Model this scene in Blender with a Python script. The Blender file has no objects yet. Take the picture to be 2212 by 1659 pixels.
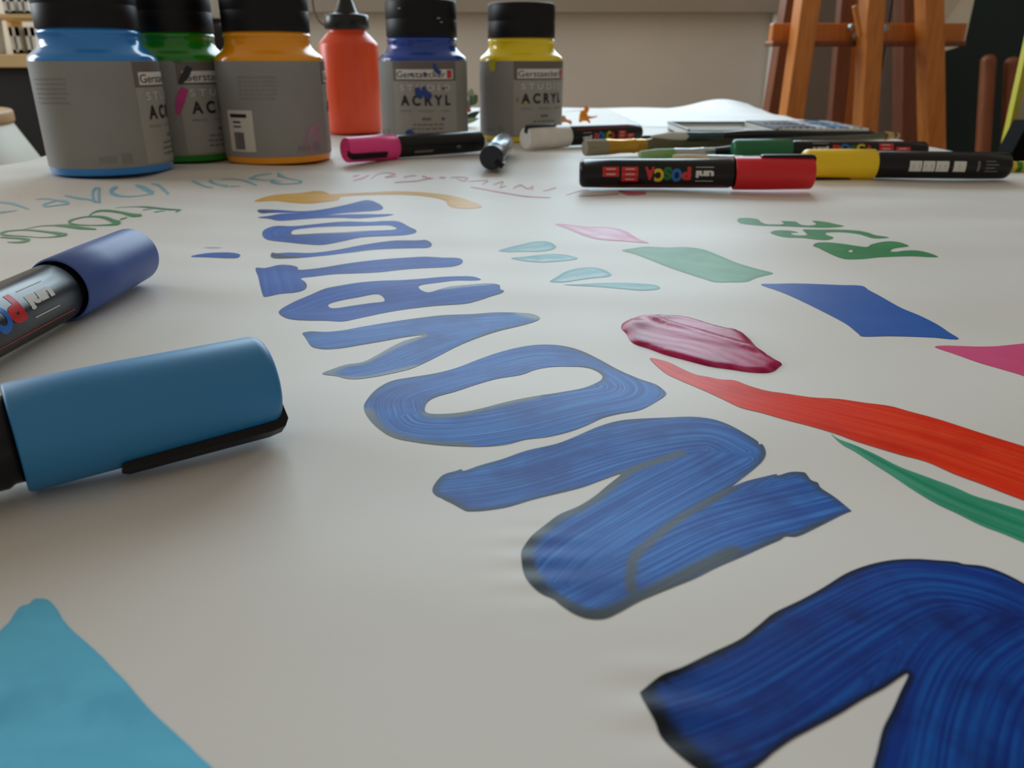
import bpy, bmesh, math, random
import numpy as np
from mathutils import Vector, Matrix
from mathutils.geometry import delaunay_2d_cdt

random.seed(4)
sc = bpy.context.scene
COL = sc.collection
PI = math.pi

# ------------------------------------------------------------------ camera
# table top is z = 0, camera 7 cm above it looking along +Y, pitched down
H, FP, CX, CY, HORIZON = 0.07, 1720.0, 1106.0, 829.5, 131.0
PITCH = math.atan((CY - HORIZON) / FP)
SP, CP = math.sin(PITCH), math.cos(PITCH)
cam = bpy.data.cameras.new('camera')
cam.sensor_fit = 'HORIZONTAL'; cam.sensor_width = 36.0; cam.lens = FP / 2212 * 36
cam.clip_start = 0.005; cam.clip_end = 50
cam.dof.use_dof = True; cam.dof.focus_distance = 0.20; cam.dof.aperture_fstop = 31
camo = bpy.data.objects.new('camera', cam); COL.objects.link(camo)
camo.location = (0, 0, H); camo.rotation_euler = (PI / 2 - PITCH, 0, 0)
sc.camera = camo

# ------------------------------------------------------------------ world, window daylight, exposure
w = bpy.data.worlds.new('world'); sc.world = w; w.use_nodes = True
bg = w.node_tree.nodes['Background']
bg.inputs[0].default_value = (1.0, 0.87, 0.72, 1); bg.inputs[1].default_value = 0.30

WALL_Y, SILL_Z, WIN_TOP, WIN_X0, WIN_X1 = 2.4, 0.19, 1.75, -0.95, 1.0

def area(name, loc, rot, sx, sy, power, col):
    l = bpy.data.lights.new(name, 'AREA'); l.shape = 'RECTANGLE'; l.size = sx; l.size_y = sy
    l.energy = power; l.color = col
    o = bpy.data.objects.new(name, l); COL.objects.link(o); o.location = loc; o.rotation_euler = rot
    return o
# daylight entering through the window above the sill
area('window_daylight', ((WIN_X0 + WIN_X1) / 2, WALL_Y - 0.02, (SILL_Z + WIN_TOP) / 2 + 0.05),
     (-PI / 2, 0, 0), WIN_X1 - WIN_X0 - 0.1, WIN_TOP - SILL_Z - 0.15, 41, (0.69, 0.88, 1.0))
# daylight from a second window in the left wall, beside the side bench
area('side_window_daylight', (-2.97, 1.55, 0.95), (PI / 2, 0, -PI / 2), 1.3, 1.3, 42, (0.86, 0.94, 1.0))

sc.view_settings.view_transform = 'Standard'
sc.view_settings.look = 'None'
sc.view_settings.exposure = 0.0
sc.view_settings.gamma = 1.0
sc.view_settings.use_curve_mapping = False

# ------------------------------------------------------------------ pixel -> place helpers
def ray(x, y):
    a = (x - CX) / FP; u = (CY - y) / FP
    return a, CP + u * SP, -SP + u * CP
def ground(x, y, z=0.0):                      # where the line of sight meets height z
    a, b, d = ray(x, y); t = (z - H) / d
    return (a * t, b * t)
def at(x, y, Y):                              # where it meets the upright plane at distance Y
    a, b, d = ray(x, y); t = Y / b
    return Vector((a * t, Y, H + d * t))

# ------------------------------------------------------------------ materials
def lin(c):
    return tuple((v / 255 / 12.92) if v / 255 <= 0.04045 else ((v / 255 + 0.055) / 1.055) ** 2.4 for v in c) + (1.0,)
MATS = {}
def mat(name, rgb, rough=0.5, var=0.10, scale=60, bump=0.0, bscale=300, spec=0.5, metal=0.0, stretch=(1, 1, 1), coat=0.0, rgb2=None):
    if name in MATS: return MATS[name]
    m = bpy.data.materials.new(name); m.use_nodes = True; MATS[name] = m
    nt = m.node_tree; N = nt.nodes; L = nt.links; b = N['Principled BSDF']
    tc = N.new('ShaderNodeTexCoord'); mp = N.new('ShaderNodeMapping'); mp.inputs['Scale'].default_value = stretch
    L.new(tc.outputs['Object'], mp.inputs['Vector'])
    no = N.new('ShaderNodeTexNoise'); no.inputs['Scale'].default_value = scale; no.inputs['Detail'].default_value = 4
    L.new(mp.outputs[0], no.inputs['Vector'])
    rp = N.new('ShaderNodeValToRGB'); rp.color_ramp.elements[0].position = 0.3; rp.color_ramp.elements[1].position = 0.7
    c = lin(rgb)
    if rgb2: rp.color_ramp.elements[0].color = lin(rgb2); rp.color_ramp.elements[1].color = c
    else:
        rp.color_ramp.elements[0].color = tuple(v * (1 - var) for v in c[:3]) + (1,)
        rp.color_ramp.elements[1].color = tuple(min(1, v * (1 + var)) for v in c[:3]) + (1,)
    L.new(no.outputs['Fac'], rp.inputs['Fac']); L.new(rp.outputs['Color'], b.inputs['Base Color'])
    b.inputs['Roughness'].default_value = rough; b.inputs['Specular IOR Level'].default_value = spec
    b.inputs['Metallic'].default_value = metal; b.inputs['Coat Weight'].default_value = coat
    if bump:
        n2 = N.new('ShaderNodeTexNoise'); n2.inputs['Scale'].default_value = bscale; n2.inputs['Detail'].default_value = 3
        L.new(mp.outputs[0], n2.inputs['Vector'])
        bp = N.new('ShaderNodeBump'); bp.inputs['Strength'].default_value = bump; bp.inputs['Distance'].default_value = 0.0005
        L.new(n2.outputs['Fac'], bp.inputs['Height']); L.new(bp.outputs['Normal'], b.inputs['Normal'])
    return m

def paint_mat(name, base, light, dark, rough=0.35, edge_rgb=None, edge_w=0.001, edge_amt=0.8, streak=1.0, us=30, vs=1400, blot=45, spec=0.12, patchy=False, bump=0.08, wash=None):
    """brushed paint: streaks run along UV.x, 'edge' attribute = metres from the outline"""
    if name in MATS: return MATS[name]
    m = bpy.data.materials.new(name); m.use_nodes = True; MATS[name] = m
    nt = m.node_tree; N = nt.nodes; L = nt.links; b = N['Principled BSDF']
    uv = N.new('ShaderNodeUVMap'); uv.uv_map = 'stroke'
    mp = N.new('ShaderNodeMapping'); mp.inputs['Scale'].default_value = (us, vs, 1); L.new(uv.outputs[0], mp.inputs[0])
    n1 = N.new('ShaderNodeTexNoise'); n1.inputs['Scale'].default_value = 1; n1.inputs['Detail'].default_value = 3; L.new(mp.outputs[0], n1.inputs['Vector'])
    tc = N.new('ShaderNodeTexCoord')
    n2 = N.new('ShaderNodeTexNoise'); n2.inputs['Scale'].default_value = blot; n2.inputs['Detail'].default_value = 5; L.new(tc.outputs['Object'], n2.inputs['Vector'])
    mr = N.new('ShaderNodeMapRange'); mr.inputs[1].default_value = 0.42; mr.inputs[2].default_value = 0.68; L.new(n1.outputs['Fac'], mr.inputs[0])
    mul = N.new('ShaderNodeMath'); mul.operation = 'MULTIPLY'; mul.inputs[1].default_value = 0.75 * streak; L.new(mr.outputs[0], mul.inputs[0])
    m1 = N.new('ShaderNodeMix'); m1.data_type = 'RGBA'; m1.inputs['A'].default_value = lin(base); m1.inputs['B'].default_value = lin(light); L.new(mul.outputs[0], m1.inputs['Factor'])
    mr2 = N.new('ShaderNodeMapRange'); mr2.inputs[1].default_value = 0.48; mr2.inputs[2].default_value = 0.70; mr2.inputs[4].default_value = 0.75; L.new(n2.outputs['Fac'], mr2.inputs[0])
    m2 = N.new('ShaderNodeMix'); m2.data_type = 'RGBA'; m2.inputs['B'].default_value = lin(dark); L.new(m1.outputs['Result'], m2.inputs['A']); L.new(mr2.outputs[0], m2.inputs['Factor'])
    out = m2.outputs['Result']
    if edge_rgb:
        at_ = N.new('ShaderNodeAttribute'); at_.attribute_name = 'edge'
        e = N.new('ShaderNodeMapRange'); e.inputs[1].default_value = edge_w * 0.35; e.inputs[2].default_value = edge_w; e.inputs[3].default_value = edge_amt; e.inputs[4].default_value = 0
        L.new(at_.outputs['Fac'], e.inputs[0]); ef = e.outputs[0]
        if patchy:
            n3 = N.new('ShaderNodeTexNoise'); n3.inputs['Scale'].default_value = 30; n3.inputs['Detail'].default_value = 1; L.new(tc.outputs['Object'], n3.inputs['Vector'])
            r3 = N.new('ShaderNodeMapRange'); r3.inputs[1].default_value = 0.40; r3.inputs[2].default_value = 0.60; L.new(n3.outputs['Fac'], r3.inputs[0])
            q = N.new('ShaderNodeMath'); q.operation = 'MULTIPLY'; L.new(ef, q.inputs[0]); L.new(r3.outputs[0], q.inputs[1]); ef = q.outputs[0]
        m3 = N.new('ShaderNodeMix'); m3.data_type = 'RGBA'; m3.inputs['B'].default_value = lin(edge_rgb); L.new(out, m3.inputs['A']); L.new(ef, m3.inputs['Factor'])
        out = m3.outputs['Result']
    b.inputs['Roughness'].default_value = rough; b.inputs['Specular IOR Level'].default_value = spec
    if wash:
        aw = N.new('ShaderNodeAttribute'); aw.attribute_name = 'wash'
        m4 = N.new('ShaderNodeMix'); m4.data_type = 'RGBA'; m4.inputs['B'].default_value = lin(wash); L.new(out, m4.inputs['A']); L.new(aw.outputs['Fac'], m4.inputs['Factor']); out = m4.outputs['Result']
        rr = N.new('ShaderNodeMapRange'); rr.inputs[3].default_value = rough; rr.inputs[4].default_value = 0.33; L.new(aw.outputs['Fac'], rr.inputs[0]); L.new(rr.outputs[0], b.inputs['Roughness'])
        r5 = N.new('ShaderNodeMapRange'); r5.inputs[3].default_value = spec; r5.inputs[4].default_value = 0.13; L.new(aw.outputs['Fac'], r5.inputs[0]); L.new(r5.outputs[0], b.inputs['Specular IOR Level'])
    L.new(out, b.inputs['Base Color'])
    if bump:
        bp = N.new('ShaderNodeBump'); bp.inputs['Strength'].default_value = bump; bp.inputs['Distance'].default_value = 0.0003
        L.new(n1.outputs['Fac'], bp.inputs['Height']); L.new(bp.outputs['Normal'], b.inputs['Normal'])
    return m

# ------------------------------------------------------------------ object helpers
def link(o, parent=None, label=None, cat=None, group=None, kind=None):
    COL.objects.link(o)
    if parent is not None: o.parent = parent
    if label: o['label'] = label
    if cat: o['category'] = cat
    if group: o['group'] = group
    if kind: o['kind'] = kind
    return o
def mesh_obj(name, V, F, m, parent=None, smooth=True, label=None, cat=None, group=None, kind=None, sharp=40):
    me = bpy.data.meshes.new(name); me.from_pydata([tuple(v) for v in V], [], F); me.update()
    for k in (m if isinstance(m, (list, tuple)) else [m]): me.materials.append(k)
    if smooth:
        me.polygons.foreach_set('use_smooth', [True] * len(me.polygons))
        me.set_sharp_from_angle(angle=math.radians(sharp))
    return link(bpy.data.objects.new(name, me), parent, label, cat, group, kind)
def thing(name, label, cat, loc=(0, 0, 0), rz=0.0, group=None):
    o = bpy.data.objects.new(name, None); o.empty_display_size = 0.02
    o.location = loc; o.rotation_euler = (0, 0, rz)
    return link(o, None, label, cat, group)

class MB:
    def __init__(s): s.V = []; s.F = []; s.mi = []
    def add(s, V, F, mi=0):
        o = len(s.V); s.V += [tuple(v) for v in V]; s.F += [tuple(i + o for i in f) for f in F]; s.mi += [mi] * len(F); return s
    def obj(s, name, m, parent=None, **k):
        o = mesh_obj(name, s.V, s.F, m, parent, **k)
        if any(s.mi): o.data.polygons.foreach_set('material_index', s.mi)
        return o
def box(x0, x1, y0, y1, z0, z1):
    V = [(x, y, z) for x in (x0, x1) for y in (y0, y1) for z in (z0, z1)]
    return V, [(0, 1, 3, 2), (4, 6, 7, 5), (0, 4, 5, 1), (2, 3, 7, 6), (0, 2, 6, 4), (1, 5, 7, 3)]
def bevel_box(name, x0, x1, y0, y1, z0, z1, m, parent=None, bev=0.003, **k):
    V, F = box(x0, x1, y0, y1, z0, z1); o = mesh_obj(name, V, F, m, parent, smooth=False, **k)
    bmesh_bevel(o, bev); return o
def bmesh_bevel(o, bev, seg=2):
    bm = bmesh.new(); bm.from_mesh(o.data)
    bmesh.ops.bevel(bm, geom=bm.edges[:], offset=bev, segments=seg, affect='EDGES', profile=0.5)
    bmesh.ops.recalc_face_normals(bm, faces=bm.faces[:])
    bm.to_mesh(o.data); bm.free()
def lathe(profile, n=48, axis='z', ridge=None):
    """profile [(r, h)...]; ends with r=0 close"""
    V = []; F = []; rows = []
    for r, h in profile:
        if r <= 1e-7:
            V.append((0, 0, h)); rows.append([len(V) - 1])
        else:
            row = []
            for i in range(n):
                a = 2 * PI * i / n
                rr = r + (ridge if ridge and i % 2 else 0)
                V.append((rr * math.cos(a), rr * math.sin(a), h)); row.append(len(V) - 1)
            rows.append(row)
    for A, B in zip(rows, rows[1:]):
        if len(A) == 1 and len(B) == 1: continue
        for i in range(n):
            j = (i + 1) % n
            if len(A) == 1: F.append((A[0], B[j], B[i]))
            elif len(B) == 1: F.append((A[i], A[j], B[0]))
            else: F.append((A[i], A[j], B[j], B[i]))
    if axis == 'x': V = [(z, x, y) for x, y, z in V]
    return V, F
def rprof(r, h0, h1, k=0.001, seg=4):
    """closed rounded cylinder profile"""
    P = [(0, h0)]
    for i in range(seg + 1):
        a = PI / 2 * i / seg; P.append((r - k + k * math.sin(a), h0 + k - k * math.cos(a)))
    for i in range(seg + 1):
        a = PI / 2 * i / seg; P.append((r - k + k * math.cos(a), h1 - k + k * math.sin(a)))
    return P + [(0, h1)]
def beam(p0, p1, wx, wy, up=Vector((0, 1, 0))):
    """timber from p0 to p1; wx across (screen-right), wy in depth"""
    d = (p1 - p0).normalized(); r = d.cross(up).normalized(); u = r.cross(d).normalized()
    V = []
    for p in (p0, p1):
        for a, b in ((-1, -1), (1, -1), (1, 1), (-1, 1)): V.append(p + r * a * wx / 2 + u * b * wy / 2)
    return V, [(0, 1, 2, 3), (7, 6, 5, 4), (0, 4, 5, 1), (1, 5, 6, 2), (2, 6, 7, 3), (3, 7, 4, 0)]
def tube(pts, r, n=8):
    V = []; F = []
    pts = [Vector(p) for p in pts]
    for i, p in enumerate(pts):
        d = (pts[min(i + 1, len(pts) - 1)] - pts[max(i - 1, 0)]).normalized()
        a = d.orthogonal().normalized() if i == 0 else (a - d * a.dot(d)).normalized()
        b = d.cross(a); rr = r[i] if isinstance(r, (list, tuple)) else r
        for k in range(n):
            t = 2 * PI * k / n; V.append(p + a * rr * math.cos(t) + b * rr * math.sin(t))
    for i in range(len(pts) - 1):
        for k in range(n):
            F.append((i * n + k, i * n + (k + 1) % n, (i + 1) * n + (k + 1) % n, (i + 1) * n + k))
    F.append(tuple(range(n - 1, -1, -1))); F.append(tuple(range((len(pts) - 1) * n, len(pts) * n)))
    return V, F

_tc = {}
def text2d(body, size, bold=0.0, spacing=1.0, cut=None):
    key = (body, bold, spacing)
    if key not in _tc:
        cu = bpy.data.curves.new('txt', 'FONT'); cu.body = body; cu.size = 1.0; cu.offset = bold; cu.space_character = spacing
        cu.resolution_u = 4; cu.align_x = 'CENTER'; cu.align_y = 'CENTER'
        ob = bpy.data.objects.new('txt', cu); COL.objects.link(ob)
        me = bpy.data.meshes.new_from_object(ob.evaluated_get(bpy.context.evaluated_depsgraph_get()))
        _tc[key] = ([tuple(v.co) for v in me.vertices], [tuple(p.vertices) for p in me.polygons])
        bpy.data.meshes.remove(me); bpy.data.objects.remove(ob); bpy.data.curves.remove(cu)
    V, F = _tc[key]
    if not V: return [], []
    xs = [v[0] for v in V]; ys = [v[1] for v in V]; mx, my = (min(xs) + max(xs)) / 2, (min(ys) + max(ys)) / 2
    V = [((v[0] - mx) * size, (v[1] - my) * size, 0) for v in V]
    if cut:
        bm = bmesh.new(); vs = [bm.verts.new(v) for v in V]
        for f in F:
            try: bm.faces.new([vs[i] for i in f])
            except ValueError: pass
        lo, hi = min(v[1] for v in V), max(v[1] for v in V)
        y = lo + cut
        while y < hi:
            bmesh.ops.bisect_plane(bm, geom=bm.verts[:] + bm.edges[:] + bm.faces[:], plane_co=(0, y, 0), plane_no=(0, 1, 0)); y += cut
        bm.verts.index_update(); V = [tuple(v.co) for v in bm.verts]; F = [tuple(v.index for v in f.verts) for f in bm.faces]; bm.free()
    return V, F
def fit_text(body, width, height, bold=0.0, spacing=1.0, cut=None):
    V, F = text2d(body, 1.0, bold, spacing)
    wx = max(v[0] for v in V) - min(v[0] for v in V); hy = max(v[1] for v in V) - min(v[1] for v in V)
    sx, sy = width / wx, height / hy
    V, F = text2d(body, 1.0, bold, spacing, (cut / sy) if cut else None)
    return [(v[0] * sx, v[1] * sy, 0) for v in V], F

# ------------------------------------------------------------------ room structure
FLOOR = -0.74
M_wall = mat('plaster', (238, 233, 222), 0.85, 0.05, 3, 0.25, 90)
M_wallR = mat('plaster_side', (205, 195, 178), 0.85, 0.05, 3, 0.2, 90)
M_floor = mat('linoleum', (150, 130, 108), 0.5, 0.12, 8)
M_white = mat('white_lacquer', (232, 230, 224), 0.35, 0.03, 20)
mesh_obj('floor', *box(-3, 2.6, -2.5, 2.6, FLOOR - 0.05, FLOOR), M_floor, smooth=False, kind='structure')
wb = MB(); T0, T1 = WALL_Y, WALL_Y + 0.2; ZT = 2.0
for b_ in ((-3, WIN_X0, T0, T1, FLOOR, ZT), (WIN_X1, 2.6, T0, T1, FLOOR, ZT), (WIN_X0, WIN_X1, T0, T1, FLOOR, SILL_Z), (WIN_X0, WIN_X1, T0, T1, WIN_TOP, ZT)):
    wb.add(*box(*b_))
wb.obj('wall_back', M_wall, smooth=False, kind='structure')
wl = MB()
for b_ in ((-3.1, -3, -2.5, 0.85, FLOOR, ZT), (-3.1, -3, 2.25, 2.6, FLOOR, ZT), (-3.1, -3, 0.85, 2.25, FLOOR, 0.25), (-3.1, -3, 0.85, 2.25, 1.65, ZT)): wl.add(*box(*b_))
wl.obj('wall_left', M_wall, smooth=False, kind='structure')
mesh_obj('wall_right', *box(2.6, 2.7, -2.5, 2.6, FLOOR, ZT), M_wallR, smooth=False, kind='structure')
win = bpy.data.objects.new('window_1', None); win.location = ((WIN_X0 + WIN_X1) / 2, WALL_Y + 0.1, SILL_Z); link(win, kind='structure')
def wpart(name, x0, x1, y0, y1, z0, z1, m):
    o = mesh_obj(name, *box(x0, x1, y0, y1, z0, z1), m, win, smooth=False)
    o.matrix_parent_inverse = Matrix.Translation(-win.location); return o
wpart('window_sill', WIN_X0 - 0.1, WIN_X1 + 0.1, WALL_Y - 0.06, WALL_Y + 0.12, SILL_Z, SILL_Z + 0.035, mat('sill_board', (176, 166, 152), 0.5, 0.06, 5))
for x in (WIN_X0, (WIN_X0 + WIN_X1) / 2 - 0.03, WIN_X1 - 0.06):
    wpart('window_frame', x, x + 0.06, WALL_Y + 0.08, WALL_Y + 0.15, SILL_Z + 0.035, WIN_TOP, M_white)
wpart('window_frame', WIN_X0, WIN_X1, WALL_Y + 0.08, WALL_Y + 0.15, WIN_TOP - 0.06, WIN_TOP, M_white)
gl = bpy.data.materials.new('window_glass'); gl.use_nodes = True
gb = gl.node_tree.nodes['Principled BSDF']; gb.inputs['Transmission Weight'].default_value = 1; gb.inputs['Roughness'].default_value = 0.02; gb.inputs['IOR'].default_value = 1.45
mx_ = (WIN_X0 + WIN_X1) / 2
for x0, x1 in ((WIN_X0 + 0.06, mx_ - 0.03), (mx_ + 0.03, WIN_X1 - 0.06)):
    wpart('pane', x0, x1, WALL_Y + 0.11, WALL_Y + 0.118, SILL_Z + 0.035, WIN_TOP - 0.06, gl)

win2 = bpy.data.objects.new('window_2', None); win2.location = (-3.05, 1.55, 0.25); link(win2, kind='structure')
for nm, b_, m_ in (('window_frame', (-0.03, 0.03, -0.70, -0.64, 0, 1.4), M_white), ('window_frame', (-0.03, 0.03, 0.64, 0.70, 0, 1.4), M_white), ('window_frame', (-0.03, 0.03, -0.03, 0.03, 0, 1.4), M_white), ('window_frame', (-0.03, 0.03, -0.64, 0.64, 1.34, 1.4), M_white), ('window_frame', (-0.03, 0.03, -0.64, 0.64, 0, 0.06), M_white), ('pane', (-0.004, 0.004, -0.64, -0.03, 0.06, 1.34), gl), ('pane', (-0.004, 0.004, 0.03, 0.64, 0.06, 1.34), gl)):
    mesh_obj(nm, *box(*b_), m_, win2, smooth=False)

# ------------------------------------------------------------------ table and paper banner
TX, TY0, TY1 = 0.368, -0.30, 1.345
M_top = mat('table_laminate', (190, 170, 140), 0.5, 0.05, 10)
M_steel = mat('dark_steel', (60, 60, 62), 0.4, 0.05, 30, metal=0.6)
tab = thing('work_table', 'long narrow work table hidden under the painted white paper', 'table', (0, 0.5, FLOOR))
def tpart(name, b_, m, bev=0.003):
    o = bevel_box(name, *b_, m, tab, bev); o.matrix_parent_inverse = Matrix.Translation(-tab.location); return o
tpart('table_top', (-TX - 0.002, TX + 0.002, TY0 - 0.002, TY1 + 0.002, -0.030, -0.0035), M_top)
for sx in (-1, 1):
    for y in (TY0 + 0.06, TY1 - 0.06):
        tpart('leg', (sx * (TX - 0.05) - 0.02, sx * (TX - 0.05) + 0.02, y - 0.02, y + 0.02, FLOOR, -0.0295), M_steel)

def gauss(x, y, x0, y0, sx, sy): return np.exp(-((x - x0) / sx) ** 2 - ((y - y0) / sy) ** 2)
R1 = ground(1165, 1215); R2 = ground(1440, 1530)
def hz(x, y):
    """gentle swell of the paper, plus cockling where the wet strokes end"""
    x = np.asarray(x, float); y = np.asarray(y, float)
    h = 0.00030 * np.sin(2 * PI * (y / 0.085 + 0.35 * np.sin(x * 9 + 1)) + x * 5)
    h = h + 0.00022 * np.sin(2 * PI * (y / 0.047) + x * 11 + 1.3 * np.sin(y * 21)) * (0.5 + 0.5 * np.sin(x * 17 + y * 9))
    h = h + 0.00028 * np.sin(2 * PI * (x / 0.13) + y * 8)
    near = np.clip((0.35 - y) / 0.3, 0.0, 1.0)
    h = h * (1.9 - 1.1 * near)
    h = h + 0.00012 * np.sin(2 * PI * (y - R1[1]) / 0.0062 + 1.0) * gauss(x, y, R1[0], R1[1], 0.0065, 0.010)
    h = h + 0.00018 * np.sin(2 * PI * (y - R2[1]) / 0.0075 + 2.2) * gauss(x, y, R2[0], R2[1], 0.006, 0.008)
    return h
def axis_pts(segs):
    out = [segs[0][0]]
    for a, b, d in segs:
        n = max(1, int(round((b - a) / d))); out += [a + (b - a) * (i + 1) / n for i in range(n)]
    return out
xs = axis_pts([(-TX, -0.16, 0.006), (-0.16, 0.16, 0.0013), (0.16, TX, 0.006)])
ys = axis_pts([(TY0, 0.03, 0.02), (0.03, 0.30, 0.0011), (0.30, TY1, 0.005)])
GX, GY = np.meshgrid(xs, ys); GZ = hz(GX, GY)
V = np.stack([GX.ravel(), GY.ravel(), GZ.ravel()], 1); nx = len(xs)
F = [(j * nx + i, j * nx + i + 1, (j + 1) * nx + i + 1, (j + 1) * nx + i) for j in range(len(ys) - 1) for i in range(nx - 1)]
V[:, 2] += 0.0
M_paper = mat('paper', (228, 224, 217), 0.50, 0.02, 25, 0.03, 700, spec=0.28)
banner = mesh_obj('paper_banner', V.tolist(), F, M_paper, label='long white paper covering the table, painted with blue INNOVATION lettering and bright shapes', cat='paper banner', sharp=180)

def catmull(P, k=4, closed=True):
    P = [np.array(p, float) for p in P]; n = len(P); out = []
    rng_ = range(n) if closed else range(n - 1)
    for i in rng_:
        g = lambda j: P[j % n] if closed else P[min(max(j, 0), n - 1)]
        p0, p1, p2, p3 = g(i - 1), g(i), g(i + 1), g(i + 2)
        for s in range(k):
            t = s / k
            out.append(0.5 * ((2 * p1) + (p2 - p0) * t + (2 * p0 - 5 * p1 + 4 * p2 - p3) * t * t + (3 * p1 - p0 - 3 * p2 + p3) * t ** 3) if False else
                       (lambda tt: 0.5 * ((2 * p1) + (-p0 + p2) * tt + (2 * p0 - 5 * p1 + 4 * p2 - p3) * tt ** 2 + (-p0 + 3 * p1 - 3 * p2 + p3) * tt ** 3))(t))
    if not closed: out.append(P[-1])
    return out
def seg_dist(P, A, B):
    """P (n,2) against segments A,B (m,2): min distance, arg, t, signed perp"""
    d = B - A; L2 = (d ** 2).sum(1) + 1e-18
    t = ((P[:, None, :] - A[None]) * d[None]).sum(2) / L2[None]; tc = np.clip(t, 0, 1)
    q = A[None] + tc[..., None] * d[None]; dist = np.sqrt(((P[:, None, :] - q) ** 2).sum(2))
    return dist, t, d, L2
def inside(P, loops):
    c = np.zeros(len(P), bool)
    for lp in loops:
        A = lp; B = np.roll(lp, -1, 0)
        for a, b in zip(A, B):
            if a[1] == b[1]: continue
            m = ((a[1] > P[:, 1]) != (b[1] > P[:, 1])) & (P[:, 0] < (b[0] - a[0]) * (P[:, 1] - a[1]) / (b[1] - a[1]) + a[0])
            c ^= m
    return c
CROPS = {'A': (500, 360, 3.16), 'B': (1050, 420, 3.16), 'C': (1512, 420, 3.16), 'D': (750, 700, 2.212), 'E': (1300, 1100, 2.4254),
         'F': (0, 1200, 3.16), 'G': (1400, 700, 2.724), 'H': (0, 360, 5.267), 'I': (400, 360, 5.821), 'J': (740, 355, 3.253), 'K': (0, 360, 3.16)}
def px(crop, pts):
    ox, oy, s = CROPS[crop]; return [(ox + x / s, oy + y / s) for x, y in pts]
def to_ground(P): return np.array([ground(x, y) for x, y in P])

def film(name, m, loops_px, guides_px=None, lift=0.00008, thick=None, label=None, smooth_k=4, step=None, rough_ends=0.0):
    """a film of dried paint lying on the paper: traced outline laid out on the table, triangulated with inner points"""
    loops = [np.array(catmull(to_ground(l), smooth_k)) for l in loops_px]
    allp = np.vstack(loops); lo, hi = allp.min(0), allp.max(0)
    if step is None: step = min(max(0.0011, (lo[1]) * 0.0065), 0.006)
    gx = np.arange(lo[0], hi[0], step); gy = np.arange(lo[1], hi[1], step)
    G = np.stack(np.meshgrid(gx, gy), -1).reshape(-1, 2)
    G = G + (np.random.default_rng(3).random(G.shape) - 0.5) * step * 0.3
    G = G[inside(G, loops)]
    A = allp; B = np.vstack([np.roll(l, -1, 0) for l in loops])
    if len(G):
        dd = np.concatenate([seg_dist(g, A, B)[0].min(1) for g in np.array_split(G, max(1, len(G) // 800))])
        G = G[dd > 0.35 * step]
    pts = np.vstack([allp, G]); edges = []; o = 0
    for l in loops:
        n = len(l); edges += [(o + i, o + (i + 1) % n) for i in range(n)]; o += n
    vo, eo, fo, _, _, _ = delaunay_2d_cdt([Vector(p) for p in pts], edges, [], 0, 1e-7)
    P = np.array([tuple(v) for v in vo]); cen = np.array([P[list(f)].mean(0) for f in fo]); keep = inside(cen, loops)
    faces = [tuple(f) for f, k in zip(fo, keep) if k]
    ed = np.concatenate([seg_dist(g, A, B)[0].min(1) for g in np.array_split(P, max(1, len(P) // 800))])
    z = hz(P[:, 0], P[:, 1]) + lift
    if thick is not None: z = z + thick(P, ed)
    o = mesh_obj(name, np.column_stack([P, z]).tolist(), faces, m, banner, label=label, sharp=180)
    me = o.data
    a = me.attributes.new('edge', 'FLOAT', 'POINT'); a.data.foreach_set('value', ed.astype(np.float32))
    # stroke coordinates
    uvw = np.zeros((len(P), 2))
    if guides_px:
        best = np.full(len(P), 1e9); off = 0.0
        for gl_ in guides_px:
            g = np.array(catmull(to_ground(gl_), 6, closed=False)); GA, GB = g[:-1], g[1:]
            dist, t, d, L2 = seg_dist(P, GA, GB); k = dist.argmin(1); i = np.arange(len(P))
            arc = np.concatenate([[0], np.cumsum(np.sqrt(L2))]); dm = dist[i, k]
            rel = P - GA[k]; sgn = np.sign(d[k][:, 0] * rel[:, 1] - d[k][:, 1] * rel[:, 0])
            upd = dm < best; best = np.where(upd, dm, best)
            uvw[upd, 0] = (off + arc[k] + np.clip(t[i, k], 0, 1) * np.sqrt(L2[k]))[upd]; uvw[upd, 1] = (dm * sgn + off)[upd]
            off += 0.37
    else:
        uvw = P.copy()
    uv = me.uv_layers.new(name='stroke')
    li = np.empty(len(me.loops), np.int32); me.loops.foreach_get('vertex_index', li)
    uv.data.foreach_set('uv', uvw[li].astype(np.float32).ravel())
    return o

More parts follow.
